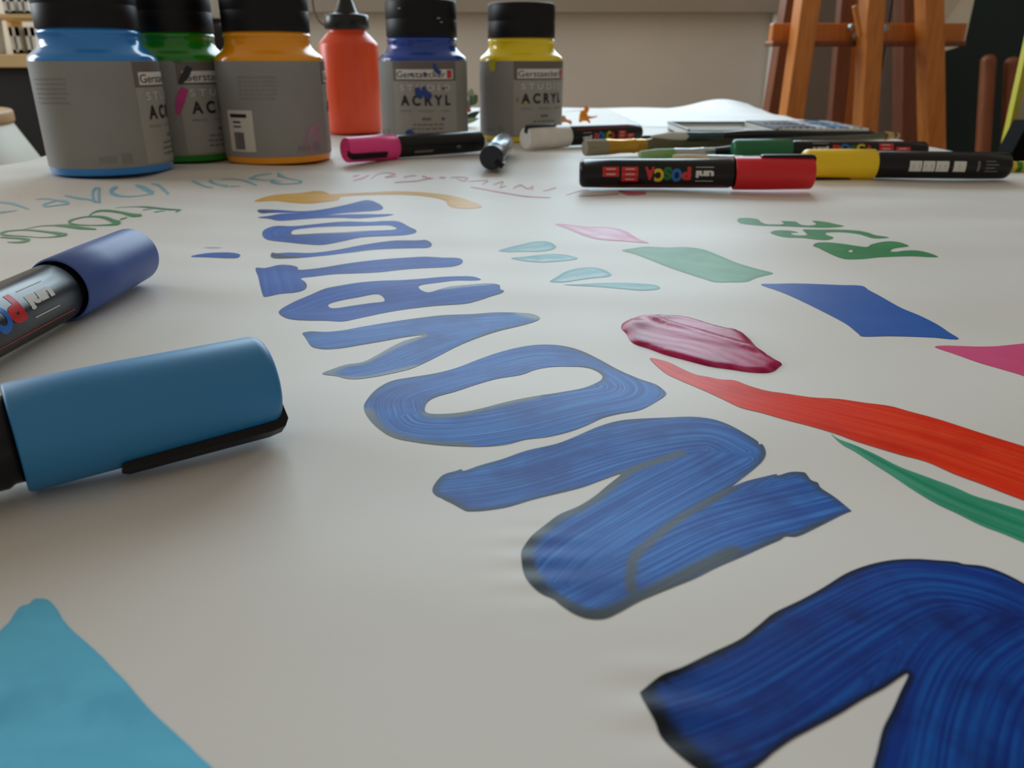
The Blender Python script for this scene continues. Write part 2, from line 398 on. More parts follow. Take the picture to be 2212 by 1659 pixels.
P_far = paint_mat('blue_paint_far_sheen', (32, 80, 176), (58, 118, 212), (32, 64, 154), 0.5, (62, 76, 110), 0.0014, 0.6, 0.8, 14, 420, 40, patchy=True, wash=(66, 76, 92))  # blue of the far letters lightened, window sheen painted into the colour
P_mid = paint_mat('blue_paint_mid_sheen', (26, 86, 176), (78, 152, 234), (24, 58, 144), 0.46, (60, 74, 88), 0.0018, 0.85, 1.0, 26, 1500, 60, patchy=True, wash=(48, 58, 64))  # pale streaks are brush marks plus window sheen put into the blue
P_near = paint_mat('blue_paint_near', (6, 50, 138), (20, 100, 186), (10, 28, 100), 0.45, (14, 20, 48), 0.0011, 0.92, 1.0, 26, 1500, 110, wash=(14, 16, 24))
LET = [
 ('N furthest away', P_far, 'A', [[(175,290),(205,278),(330,279),(480,285),(640,272),(800,252),(920,236),(985,248),(1035,275),(1000,291),(860,296),(740,304),(655,318),(740,314),(880,312),(1000,316),(1105,320),(1060,335),(960,346),(860,352),(740,347),(600,350),(480,360),(330,372),(260,362),(180,355),(260,340),(350,312),(475,297),(350,302),(260,310),(205,320)]],
  [[(180,290),(600,290),(1030,270)], [(200,355),(600,330),(1100,322)]]),
 ('O second from the far end', P_far, 'A', [[(210,455),(230,425),(300,402),(420,402),(560,390),(700,378),(800,374),(940,378),(1040,374),(1140,378),(1220,420),(1262,448),(1250,472),(1180,484),(1060,486),(900,488),(760,505),(620,520),(500,515),(380,505),(260,495),(220,480)],
   [(412,440),(440,425),(540,412),(680,405),(850,404),(1000,402),(1080,405),(1128,425),(1110,438),(1040,442),(900,444),(740,452),(600,456),(480,462),(415,462)]],
  [[(300,480),(300,430),(600,398),(1000,388),(1180,430),(1100,465),(700,480),(300,480)]]),
 ('I', P_far, 'A', [[(275,570),(310,574),(390,566),(540,568),(700,550),(860,530),(1000,518),(1120,512),(1260,515),(1330,515),(1368,535),(1340,553),(1240,553),(1080,552),(940,556),(800,570),(660,590),(520,610),(400,622),(300,625),(268,608)]],
  [[(270,600),(600,585),(1000,535),(1360,535)]]),
 ('T', P_far, 'A', [[(165,690),(230,688),(320,668),(400,668),(450,680),(465,697),(600,685),(760,662),(900,645),(1060,630),(1200,622),(1320,617),(1440,625),(1540,628),(1578,645),(1560,672),(1480,688),(1300,694),(1160,702),(1000,718),(840,725),(700,730),(560,750),(475,763),(500,790),(515,815),(500,840),(440,855),(330,862),(240,876),(215,870),(195,810),(182,750)]],
  [[(300,670),(360,860)], [(480,730),(900,685),(1560,650)]]),
 ('A', P_far, 'A', [[(320,975),(345,945),(430,905),(540,870),(640,838),(740,822),(880,803),(1020,793),(1160,790),(1300,780),(1420,765),(1540,757),(1640,758),(1690,775),(1700,790),(1640,797),(1540,797),(1440,810),(1280,835),(1340,875),(1480,845),(1620,830),(1740,820),(1825,830),(1835,860),(1860,870),(1840,885),(1780,900),(1640,935),(1540,945),(1400,950),(1240,962),(1120,975),(1000,995),(880,1020),(760,1045),(640,1038),(500,1035),(400,1025),(350,1005)],
   [(660,925),(740,905),(860,890),(1000,876),(1045,915),(940,925),(820,937),(690,950)]],
  [[(340,975),(640,880),(1100,820),(1690,780)], [(400,990),(700,995),(1200,930),(1840,860)]]),
 ('V', P_mid, 'A', [[(485,1130),(540,1118),(640,1122),(760,1112),(880,1090),(1000,1070),(1160,1045),(1320,1025),(1460,1012),(1640,1008),(1800,998),(1960,1000),(2060,1010),(2105,1035),(2070,1062),(1960,1095),(1820,1130),(1680,1175),(1540,1230),(1420,1290),(1320,1340),(1220,1385),(1100,1415),(980,1440),(860,1455),(780,1450),(720,1432),(620,1415),(680,1385),(780,1350),(900,1330),(1000,1280),(1080,1235),(1180,1190),(1320,1152),(1180,1165),(1060,1185),(900,1210),(760,1232),(640,1240),(570,1230),(540,1215),(520,1185),(500,1155)]],
  [[(490,1180),(900,1140),(1500,1070),(2100,1030)], [(640,1420),(1000,1360),(1500,1180),(2090,1050)]]),
 ('O in the middle of the word', P_mid, 'D', [[(80,405),(95,370),(140,320),(210,280),(300,262),(420,242),(520,215),(620,175),(720,140),(820,115),(920,102),(1020,105),(1110,125),(1200,165),(1300,220),(1400,265),(1470,290),(1510,320),(1522,345),(1480,380),(1400,425),(1300,445),(1220,465),(1140,500),(1050,530),(950,550),(850,560),(760,580),(650,588),(540,585),(430,577),(320,562),(220,540),(150,500),(100,450)],
   [(370,420),(385,385),(430,360),(520,335),(620,300),(720,270),(830,250),(900,222),(980,207),(1060,205),(1130,207),(1180,220),(1215,245),(1215,270),(1180,295),(1120,320),(1000,345),(880,365),(760,390),(640,420),(540,437),(450,442),(390,438)]],
  [[(230,450),(230,360),(420,290),(620,235),(900,160),(1150,180),(1330,270),(1340,350),(1100,410),(800,480),(500,515),(300,500),(230,450)]]),
 ('N with two folded strokes', P_mid, None, [px('D', [(408,775),(425,745),(460,712),(520,695),(545,688),(560,695),(640,670),(740,645),(860,608),(1000,580),(1100,545),(1200,505),(1300,478),(1400,468),(1520,462),(1640,456),(1740,465),(1820,490),(1900,530),(1960,565),(1965,578),(1985,580),(2000,615),(1985,650),(1940,690),(1880,735),(1840,768),(1900,745),(1980,725),(2050,710),(2060,716),(2120,700),(2175,700)])
   + px('G', [(930,870),(960,905),(1000,920),(1020,950),(1100,1000),(1193,1075),(1185,1085),(1130,1110),(1000,1180),(880,1240),(810,1242),(775,1265),(680,1310),(560,1370),(400,1445),(280,1510),(140,1570)])
   + px('D', [(1438,1323),(1380,1350),(1300,1395),(1230,1425),(1150,1425),(1080,1400),(1020,1360),(985,1330),(930,1305),(880,1265),(850,1220),(835,1160),(832,1100),(850,1060),(900,1000),(960,950),(1020,905),(1100,870),(1180,820),(1240,770),(1310,712),(1220,740),(1120,775),(1000,805),(880,835),(800,860),(740,875),(650,888),(580,890),(560,885),(500,850),(460,830),(450,822),(430,815),(410,795)])],
  [px('D', [(420,790),(800,740),(1300,600),(1700,540),(1900,610)]), px('D', [(1900,640),(1500,850),(1150,1080),(980,1250)]), px('D', [(1050,1330),(1400,1150),(1800,950),(2350,800)])]),
 ('N nearest the camera', P_near, 'E', [[(202,980),(215,955),(310,885),(420,845),(560,775),(720,700),(820,625),(900,560),(1040,490),(1160,420),(1280,340),(1400,290),(1520,262),(1640,254),(1760,260),(1860,268),(1900,280),(2000,290),(2100,325),(2212,385),(2350,470),(2440,620),(2420,800),(2330,1100),(2280,1480),(2000,1560),(1700,1560),(1400,1500),(1420,1356),(1440,1280),(1470,1160),(1520,1060),(1560,970),(1602,868),(1480,945),(1360,1010),(1240,1085),(1120,1150),(1000,1215),(900,1285),(850,1330),(780,1385),(720,1440),(600,1440),(470,1356),(380,1280),(310,1200),(280,1130),(240,1060)]],
  [[(300,1050),(700,900),(1200,600),(1600,400),(1950,420),(2300,560)], [(2300,600),(2000,800),(1850,1100),(1780,1550)]]),
]
WASHES = {   # watery, pigment-poor rims and stroke ends: polyline and half-width in metres
 'N with two folded strokes': [('D', [(840,1110),(870,1200),(930,1290),(1050,1370),(1150,1410),(1280,1390),(1440,1310),(1640,1200),(1850,1090)], 0.0022), ('D', [(845,1090),(900,1010),(1000,925),(1110,870),(1210,800),(1310,720)], 0.0020), ('D', [(1310,715),(1450,665),(1600,620)], 0.0013), ('D', [(1360,1300),(1355,1200),(1380,1110),(1450,1045),(1560,945),(1700,855),(1840,775)], 0.0012)],
 'O in the middle of the word': [('D', [(90,420),(150,500),(250,545),(400,575),(560,586)], 0.0022), ('D', [(375,440),(450,448),(560,440),(700,408),(900,365)], 0.0016)],
 'V': [('A', [(640,1412),(780,1352),(900,1330),(1080,1240),(1300,1155)], 0.0022), ('A', [(640,1415),(780,1450),(980,1438),(1250,1370)], 0.0020), ('A', [(1980,1005),(2090,1035)], 0.0030)],
 'A': [('A', [(1450,850),(1620,832),(1740,822)], 0.0030)], 'I': [('A', [(280,590),(330,610),(420,612)], 0.0050)], 'N furthest away': [('A', [(190,295),(240,300)], 0.0060)],
 'O second from the far end': [('A', [(420,464),(600,460),(900,448)], 0.0028)],
 'N nearest the camera': [('E', [(190,985),(285,1140),(385,1265),(520,1380)], 0.0034), ('E', [(215,955),(420,845),(720,700),(900,560)], 0.0011)],
}
for nm, m, cr, loops, gd in LET:
    L_ = loops if cr is None else [px(cr, l) for l in loops]; G_ = gd if cr is None else [px(cr, l) for l in gd]
    fo = film('painted_letter', m, L_, G_, step=0.00075 if 'folded' in nm else None, label='blue brush-painted letter ' + nm)
    n_v = len(fo.data.vertices); co = np.empty(n_v * 3, np.float32); fo.data.vertices.foreach_get('co', co); co = co.reshape(-1, 3)[:, :2].astype(float)
    ws = np.zeros(n_v)
    for c_, l_, wd_ in WASHES.get(nm, []):
        g = np.array(catmull(to_ground(px(c_, l_)), 4, closed=False)); q = np.clip(1.5 - 1.5 * seg_dist(co, g[:-1], g[1:])[0].min(1) / wd_, 0, 1)
        ws = np.maximum(ws, q * q * (3 - 2 * q))
    a_ = fo.data.attributes.new('wash', 'FLOAT', 'POINT'); a_.data.foreach_set('value', ws.astype(np.float32))
film('paint_stroke', P_far, [px('K', [(1305,628),(1380,605),(1460,590),(1560,582),(1620,590),(1640,605),(1620,628),(1540,632),(1420,630)])], label='small blue brush dab')
film('paint_stroke', mat('pale_blue_ink', (130, 140, 190), 0.5), [px('K', [(1385,545),(1450,540),(1515,540),(1450,547)])], label='faint blue dash')
film('painted_arrow', paint_mat('ochre_paint', (222, 168, 66), (232, 190, 104), (206, 148, 40), 0.4, (214, 150, 30), 0.003, 0.5, 0.9, 6, 200, 18),
     [px('A', [(155,235),(240,212),(340,195),(430,185),(500,172),(560,158),(620,158),(655,175),(680,188),(760,180),(900,172),(1060,165),(1200,168),(1340,180),(1460,198),(1560,225),(1650,255),(1710,280),(1640,292),(1540,290),(1480,275),(1460,250),(1380,228),(1260,208),(1120,198),(960,198),(820,205),(745,212),(730,230),(640,238),(540,245),(400,240),(300,232),(220,235)])], label='curved ochre yellow arrow')
film('painted_leaf', paint_mat('pink_wash', (236, 190, 212), (250, 236, 243), (224, 132, 172), 0.45, (216, 110, 158), 0.004, 0.75, 1.3, 20, 80, 60),
     [px('B', [(470,190),(560,192),(680,205),(800,208),(900,220),(960,245),(1000,275),(1050,310),(1110,335),(1010,328),(900,320),(760,308),(680,285),(620,255),(560,225)])], [px('B', [(480,190),(760,255),(1100,335)])], label='pale pink leaf')
P_teal = paint_mat('teal_scribble', (140, 192, 198), (206, 228, 230), (84, 150, 166), 0.45, (96, 160, 174), 0.0022, 0.75, 1.3, 30, 110, 60)
for l, g in (([(85,385),(160,365),(240,350),(320,335),(400,330),(450,340),(478,360),(440,378),(360,388),(240,390),(150,393)], [(90,388),(470,355)]),
          ([(170,437),(260,425),(360,410),(450,402),(560,408),(625,428),(590,440),(500,452),(380,462),(260,455)], [(175,440),(620,425)]),
          ([(435,603),(480,560),(540,520),(620,498),(720,488),(800,500),(855,530),(830,548),(740,560),(640,580),(540,605),(480,608)], [(440,600),(640,540),(850,525)]),
          ([(530,628),(640,620),(780,605),(920,598),(1060,602),(1150,612),(1188,635),(1160,652),(1050,660),(920,650),(760,638),(640,635)], [(535,628),(1180,635)])):
    film('painted_leaf', P_teal, [px('B', l)], [px('B', g)], label='small pale teal leaf')
film('painted_leaf', paint_mat('green_wash', (118, 172, 138), (146, 190, 164), (84, 148, 104), 0.45, (92, 152, 112), 0.003, 0.7, 0.7, 20, 120, 40),
     [px('B', [(930,378),(1010,365),(1100,358),(1240,365),(1360,365),(1480,380),(1600,420),(1720,465),(1840,500),(1958,533),(1900,550),(1840,565),(1780,590),(1680,592),(1560,588),(1480,560),(1360,520),(1240,480),(1120,435),(1020,400)])], [px('B', [(935,378),(1400,440),(1955,533)])], label='broad translucent green leaf')
P_green = paint_mat('green_paint', (66, 146, 92), (84, 160, 108), (54, 132, 78), 0.42, (58, 136, 84), 0.002, 0.6, 0.5, 20, 150, 30)
film('painted_letter', P_green, [px('C', [(255,180),(270,165),(340,163),(395,170),(415,185),(450,200),(510,202),(560,200),(572,190),(555,178),(640,178),(660,182),(690,200),(740,205),(780,200),(795,190),(770,170),(860,175),(930,190),(985,205),(920,215),(840,220),(700,218),(560,215),(430,213),(340,207),(280,198)])], label='green painted letter E')
film('painted_letter', P_green, [px('C', [(480,270),(510,252),(580,248),(640,255),(670,268),(640,268),(618,275),(640,288),(690,292),(730,285),(715,260),(705,238),(800,236),(960,233),(1080,240),(1150,255),(1200,275),(1290,292),(1240,302),(1180,302),(1130,285),(1080,268),(980,255),(880,258),(855,270),(870,285),(905,300),(905,312),(860,325),(780,322),(700,312),(600,310),(540,300),(500,285)])], label='green painted letter S')
film('painted_letter', P_green, [px('C', [(770,365),(800,345),(880,342),(980,350),(1080,362),(1140,365),(1170,348),(1240,330),(1300,324),(1360,330),(1400,342),(1425,355),(1380,362),(1320,372),(1300,388),(1340,390),(1400,382),(1480,380),(1560,392),(1628,415),(1560,418),(1460,415),(1340,420),(1220,428),(1120,440),(1020,445),(960,438),(880,410),(810,380)]),
     px('C', [(1012,393),(1022,386),(1038,388),(1042,396),(1030,401),(1016,399)])], label='green painted letter R')
film('painted_shape', paint_mat('flat_blue_paint', (46, 98, 182), (56, 110, 196), (40, 86, 168), 0.42, (44, 92, 178), 0.002, 0.4, 0.5, 15, 150, 25),
     [px('C', [(415,615),(520,612),(640,612),(800,620),(960,630),(1060,633),(1115,642),(1150,670),(1220,710),(1300,755),(1380,795),(1500,840),(1620,895),(1700,945),(1765,985),(1720,990),(1600,978),(1440,970),(1280,965),(1115,965),(1080,945),(1000,885),(880,825),(760,770),(640,715),(540,670)])], label='flat blue parallelogram')
film('painted_shape', paint_mat('pink_paint', (226, 92, 140), (234, 110, 156), (214, 76, 124), 0.42, (224, 84, 134), 0.001, 0.4, 0.4, 15, 150, 25),
     [px('C', [(1605,1042),(1660,1032),(1760,1035),(1900,1040),(2020,1038),(2120,1028),(2212,1018),(2400,1000),(2500,1180),(2400,1330),(2212,1250),(2060,1200),(1900,1150),(1740,1090)])], label='bright pink pointed shape at the right edge')
P_red = paint_mat('red_paint', (236, 50, 20), (246, 92, 50), (206, 34, 12), 0.36, (200, 70, 48), 0.0008, 0.6, 0.8, 20, 600, 55, spec=0.06)
film('paint_stroke', P_red, [px('G', [(10,195),(60,200),(130,220),(200,255),(280,290),(360,305),(430,320),(510,325),(600,360),(700,390),(800,405),(960,430),(1120,440),(1280,465),(1420,485),(1540,520),(1700,565),(1900,630),(2060,680),(2212,725),(2420,790),(2520,960),(2420,1090),(2212,1018),(2080,970),(1960,925),(1800,870),(1640,805),(1480,765),(1300,715),(1200,685),(1100,650),(960,610),(800,570),(660,530),(540,500),(440,450),(330,395),(200,335),(110,290),(50,240)])],
     [px('G', [(20,200),(300,340),(700,460),(1200,580),(1700,710),(2300,900)])], label='long orange-red brush stroke')
film('paint_stroke', paint_mat('emerald_paint', (36, 150, 112), (104, 186, 158), (12, 112, 78), 0.36, (80, 170, 140), 0.0012, 0.5, 1.0, 12, 420, 20),
     [px('G', [(1075,650),(1120,680),(1220,715),(1340,765),(1480,830),(1640,885),(1800,940),(1920,990),(2060,1030),(2212,1075),(2400,1130),(2480,1260),(2400,1350),(2212,1265),(2100,1215),(1960,1160),(1820,1090),(1700,1035),(1560,955),(1440,880),(1320,810),(1220,750),(1150,715),(1110,685)])],
     [px('G', [(1075,650),(1400,820),(1800,1010),(2400,1240)])], label='emerald green tapering brush stroke')
film('painted_shape', paint_mat('sky_blue_paint', (106, 198, 232), (118, 210, 244), (90, 176, 214), 0.45, (100, 190, 228), 0.0006, 0.4, 0.5, 60, 300, 90),
     [px('F', [(0,515),(60,460),(100,400),(140,355),(200,335),(240,302),(320,305),(360,335),(400,385),(430,440),(500,515),(600,600),(700,690),(760,755),(860,855),(940,950),(1040,1060),(1160,1170),(1280,1280),(1360,1360),(1460,1450),(1600,1600),(1000,1680),(300,1680),(-400,1600),(-420,1200),(-250,780)])], label='sky blue triangle in the near corner')
# thick wet magenta blob
def blob_t(P, ed):
    c0 = ground(1350, 700); c1 = ground(1680, 790)
    ax = np.array([c1[0] - c0[0], c1[1] - c0[1]]); ln = np.hypot(*ax); ax /= ln; rel = P - np.array(c0)
    u = rel @ ax; v = rel @ np.array([-ax[1], ax[0]])
    e = np.clip(ed / 0.0028, 0, 1); dome = 0.0009 * np.sqrt(np.clip(1 - (1 - e) ** 2, 0, 1))
    return dome + e * (0.00055 * np.exp(-((v - 0.0085 + u * 0.06) / 0.0018) ** 2) + 0.00035 * np.exp(-((v - 0.001 - u * 0.12) / 0.0022) ** 2)
                       + 0.00004 * np.sin(v * 1500 + 3 * np.sin(u * 160)) + 0.0005 * np.exp(-((u - 0.004) / 0.003) ** 2))
film('paint_blob', paint_mat('wet_magenta', (176, 30, 84), (208, 92, 140), (146, 14, 62), 0.27, None, streak=0.8, us=20, vs=420, blot=70, spec=0.09, bump=0.04),
     [px('B', [(925,890),(940,870),(1000,845),(1120,825),(1240,828),(1340,830),(1440,850),(1540,882),(1640,905),(1720,920),(1790,965),(1840,1020),(1900,1070),(1960,1110),(2020,1140),(2000,1165),(1960,1195),(1900,1205),(1800,1200),(1660,1180),(1520,1160),(1360,1120),(1220,1085),(1120,1050),(1020,1020),(980,990),(960,950),(925,915)])],
     [px('B', [(930,890),(1400,960),(2020,1150)])], thick=blob_t, step=0.0011, label='thick glossy smear of wet magenta paint')

# handwriting: brush-pen ribbons
def pen_letter(m, strokes, label=None):
    mb = MB()
    for crop, pts, wid in strokes:
        P = catmull(px(crop, pts), 4, closed=False); n = len(P); s = CROPS[crop][2]
        wd = np.interp(np.linspace(0, 1, n), np.linspace(0, 1, len(wid)), wid) / s
        Lf, Rt = [], []
        for i, p in enumerate(P):
            d = P[min(i + 1, n - 1)] - P[max(i - 1, 0)]; d = d / (np.hypot(*d) + 1e-9); q = np.array([-d[1], d[0]]) * wd[i] / 2
            for lst, pt in ((Lf, p + q), (Rt, p - q)):
                g = ground(*pt); lst.append((g[0], g[1], float(hz(g[0], g[1])) + 0.0002))
        k = len(Lf)
        mb.add(Lf + Rt, [(i, i + 1, k + i + 1, k + i) for i in range(k - 1)])
    bm_o = mb.obj('handwritten_letter', m, banner, label=label)
    return bm_o
INK_B = mat('light_blue_ink', (136, 198, 220), 0.45, 0.12, 60); INK_G = mat('green_ink', (72, 146, 92), 0.45, 0.12, 60); INK_R = mat('red_ink', (206, 106, 122), 0.45, 0.2, 60)
for st in (
    [('H', [(-60,405),(120,420),(220,450),(330,490)], [18,30,14]), ('H', [(0,530),(90,520),(200,508)], [22,8,4])],
    [('H', [(400,362),(520,350),(640,365),(740,380),(770,400),(730,415)], [4,8,18,34,30,20]), ('H', [(730,415),(600,440),(520,450),(490,435),(520,410),(600,382),(650,368)], [10,14,26,26,16,8])],
    [('H', [(730,315),(860,338),(1000,355),(1070,378)], [10,20,12,16]), ('H', [(1070,380),(1050,320),(1060,265),(1090,240)], [30,26,24,20]), ('H', [(1080,240),(1130,240)], [20,20]), ('H', [(1128,235),(1120,310),(1125,385)], [26,30,30]), ('H', [(1060,382),(1140,385)], [18,18])],
    [('H', [(1330,225),(1275,255),(1268,290),(1330,318),(1440,333),(1600,330),(1720,316)], [26,40,42,26,10,6,6]), ('H', [(1540,212),(1640,250),(1745,312)], [18,50,46])],
    [('H', [(1720,200),(1800,218),(1860,268),(1915,325)], [8,26,30,24])],
    [('I', [(85,190),(170,232),(260,268),(350,282)], [24,26,18,10])],
    [('I', [(320,175),(325,205),(400,238),(540,262)], [50,40,14,34]), ('I', [(440,165),(560,152),(680,165),(780,195),(900,242)], [8,14,20,28,16]), ('I', [(560,262),(700,255)], [14,4])],
    [('I', [(800,148),(860,145),(940,160),(1060,165),(1140,150)], [20,30,16,12,6]), ('I', [(810,140),(880,120),(980,108),(1090,98)], [20,14,8,6]), ('I', [(1160,105),(1300,140),(1420,158),(1460,178),(1420,195),(1300,210),(1180,212),(1085,192),(1110,178),(1220,176)], [34,8,10,34,20,8,18,28,14,4])],
): pen_letter(INK_B, st)
for st in (
    [('H', [(1310,475),(1420,460),(1540,455)], [5,6,8]), ('H', [(1540,455),(1680,466),(1800,490),(1930,510),(2065,516)], [8,30,34,30,12]), ('H', [(2055,520),(2000,556)], [16,10]), ('H', [(1630,520),(1740,500)], [10,5]), ('H', [(1760,550),(1880,535)], [8,5])],
    [('H', [(1000,585),(1060,540),(1140,516),(1250,520),(1380,545),(1500,575),(1615,580)], [10,14,24,30,24,34,20]), ('H', [(1370,612),(1450,595)], [12,6])],
    [('H', [(1370,635),(1300,630),(1240,605),(1140,582),(1000,576),(860,592),(785,615),(800,632),(900,650),(1060,660),(1220,660),(1330,652),(1370,638)], [24,40,30,20,10,10,22,16,10,8,14,26,20])],
    [('H', [(620,650),(760,658),(900,682),(1095,705)], [12,34,34,12]), ('H', [(260,690),(440,655),(620,650)], [4,6,10])],
    [('H', [(760,760),(660,745),(560,728),(400,705),(240,697),(80,712),(5,740),(60,760),(160,768),(280,776),(420,790),(560,790),(690,775),(760,762)], [22,36,24,16,10,12,28,20,10,8,6,8,22,20])],
    [('H', [(0,788),(120,795),(230,802),(330,820),(260,845),(180,855),(80,850)], [14,18,22,28,30,18,6])],
): pen_letter(INK_G, st)
for st in (
    [('J', [(75,110),(150,95),(190,78)], [7,9,3]), ('J', [(70,86),(120,80)], [6,4])],
    [('J', [(200,105),(240,80),(300,66),(350,72),(372,82)], [3,5,5,12,8]), ('J', [(372,82),(320,92),(300,98),(380,96)], [6,4,4,3])],
    [('J', [(365,132),(450,128),(540,124),(620,105)], [4,7,6,6]), ('J', [(430,103),(480,92),(520,92)], [7,5,3])],
    [('J', [(560,95),(600,108),(560,120),(640,110)], [10,8,4,3])], [('J', [(680,105),(725,104),(700,112)], [9,6,3])],
    [('J', [(760,105),(820,98),(880,108),(850,126),(800,110)], [4,5,9,7,3])], [('J', [(890,128),(1020,120),(980,146)], [3,6,4])],
    [('J', [(1060,146),(1130,125),(1105,160),(1150,150)], [4,8,6,3])], [('J', [(1200,165),(1250,145),(1300,165),(1340,152),(1330,176)], [4,9,6,7,5])],
    [('J', [(1410,180),(1500,160),(1450,172)], [3,5,3])],
    [('J', [(900,160),(1000,172),(1160,195),(1300,215),(1460,222)], [3,6,8,9,5])],
    [('J', [(1570,205),(1660,180),(1730,174)], [3,5,6]), ('J', [(1660,212),(1800,210),(1940,205)], [3,4,6])],
    [('J', [(1940,188),(2010,202),(2130,203)], [8,26,16])],
    [('J', [(1560,-365),(1640,-372),(1690,-370),(1660,-355)], [2,3,4,2])],
): pen_letter(INK_R, st)

# ------------------------------------------------------------------ paint jars
JR = 0.0386
M_lid = mat('black_plastic', (15, 13, 18), 0.45, 0.1, 40, spec=0.3)
M_label = mat('label_grey', (146, 146, 143), 0.5, 0.05, 30)
M_lblhead = mat('label_header', (112, 104, 100), 0.5, 0.05, 30)
M_lblpanel = mat('label_panel', (164, 163, 158), 0.5, 0.04, 30)
M_prw = mat('print_white', (226, 226, 222), 0.5, 0.02); M_prk = mat('print_black', (26, 28, 34), 0.5, 0.05); M_prg = mat('print_grey', (112, 114, 112), 0.5, 0.05)
M_prl = mat('print_pale', (208, 208, 202), 0.5, 0.03); M_prr = mat('print_red', (200, 52, 64), 0.5, 0.05)

def jar(X, Y, rgb, panel_deg, label, paint_name, extras=None):
    fx, fy = -X, -Y; n = math.hypot(fx, fy); fx, fy = fx / n, fy / n; rx, ry = -fy, fx
    t = thing('paint_jar', label, 'paint jar', (X, Y, 0.0008), 0, 'grey-labelled acrylic paint jars')
    def cyl(a, z, r): return ((fx * math.cos(a) + rx * math.sin(a)) * r, (fy * math.cos(a) + ry * math.sin(a)) * r, z)
    mp = mat(paint_name, rgb, 0.16, 0.05, 30, coat=0.3)
    prof = [(0, 0.001), (JR - 0.006, 0.001), (JR - 0.004, 0.0), (JR - 0.0012, 0.0006), (JR - 0.0002, 0.003), (JR - 0.0002, 0.0708), (JR - 0.0008, 0.0728), (JR - 0.003, 0.0748), (0.0330, 0.0768), (0.0308, 0.0792), (0.0300, 0.082), (0.0298, 0.0855), (0.0305, 0.0862), (0.0305, 0.0874), (0.0296, 0.0882), (0.0290, 0.0900), (0.0290, 0.0955), (0, 0.0955)]
    t.scale = (1, 1, 0.985)
    body = MB().add(*lathe(prof, 72)).obj('body', mp, t, sharp=50)
    lp = [(0.0290, 0.0893), (0.0303, 0.0893), (0.0305, 0.0897), (0.0305, 0.1025), (0.0303, 0.1030), (0.0303, 0.1036), (0.0305, 0.1041), (0.0305, 0.1165), (0.0300, 0.1180), (0.0280, 0.1186), (0.0275, 0.1180), (0, 0.1180)]
    MB().add(*lathe(lp, 144, ridge=-0.00025)).obj('lid', M_lid, t, sharp=60)
    lab = MB()
    def patch(mb, a0, a1, z0, z1, dr, mi=0, skew=0.0):
        k = max(1, int(abs(a1 - a0) / 0.09)); Vv = []; r = JR + dr
        for i in range(k + 1):
            a = a0 + (a1 - a0) * i / k; Vv += [cyl(a, z0, r), cyl(a + skew, z1, r)]
        mb.add(Vv, [(2 * i, 2 * i + 2, 2 * i + 3, 2 * i + 1) for i in range(k)], mi)
    patch(lab, 0, 2 * PI, 0.0052, 0.0700, 0.0001)
    lo = lab.obj('label', M_label, t)
    c0 = math.radians(panel_deg)
    fp = MB()
    patch(fp, c0 - 0.75, c0 + 0.75, 0.0540, 0.0696, 0.0002, 1)
    patch(fp, c0 - 0.75, c0 + 0.75, 0.0065, 0.0540, 0.0002, 0)
    fp.obj('front_panel', [M_lblpanel, M_lblhead], lo)
    bb = MB(); patch(bb, c0 - 0.66, c0 + 0.66, 0.0556, 0.0634, 0.0003, 0); patch(bb, c0 + 0.50, c0 + 0.63, 0.0562, 0.0628, 0.0004, 1); bb.obj('brand_plate', [M_prw, M_prr], lo)
    tx = MB()
    def word(s, wd, ht, zc, mi, bold=0.0, sp=1.0, ac=None, cut=None):
        Vt, Ft = fit_text(s, wd, ht, bold, sp); a_ = c0 if ac is None else ac
        tx.add([cyl(a_ + x / JR, zc + y, JR + 0.00055) for x, y, _ in Vt], Ft, mi)
    word('Gerstaecker', 0.0425, 0.0052, 0.0594, 0, ac=c0 - 0.09)
    word('S T U D I O', 0.0440, 0.0052, 0.0487, 1, 0.02)
    word('A C R Y L', 0.0440, 0.0088, 0.0385, 0, 0.035)
    word('ACRYLIC', 0.011, 0.0014, 0.0298, 2, ac=c0 - 0.45); word('ACRYLIQUE', 0.013, 0.0014, 0.0298, 2); word('ACRIL', 0.009, 0.0014, 0.0298, 2, ac=c0 + 0.45)
    tx.obj('lettering', [M_prk, M_prl, M_prg], lo, kind='stuff')
    fn = MB()
    patch(fn, c0 - 0.10, c0 + 0.10, 0.0222, 0.0244, 0.0004, 0)
    for z, q in ((0.0180, 0.30), (0.0145, 0.34), (0.0110, 0.33)):
        a = c0 - q
        while a < c0 + q: d = random.uniform(0.05, 0.12); patch(fn, a, a + d, z, z + 0.0012, 0.0004, 0); a += d + 0.03
    for side in (-1, 1):                                   # small print beside the panel and on the back
        ac = c0 + side * 2.15
        for i in range(6):
            a = ac - 0.33; z = 0.059 - i * 0.0028
            while a < ac + 0.33: d = random.uniform(0.05, 0.11); patch(fn, a, min(a + d, ac + 0.36), z, z + 0.0008, 0.0004, 1); a += d + 0.025
    patch(fn, c0 - 1.15, c0 - 1.0, 0.008, 0.014, 0.0004, 1); patch(fn, c0 - 1.5, c0 - 1.25, 0.009, 0.0125, 0.0004, 1)
    fn.obj('fine_print', [M_prg, mat('print_faint', (132, 134, 132), 0.5, 0.05)], lo, kind='stuff')
    if extras: extras(t, lo, patch, cyl)
    return t

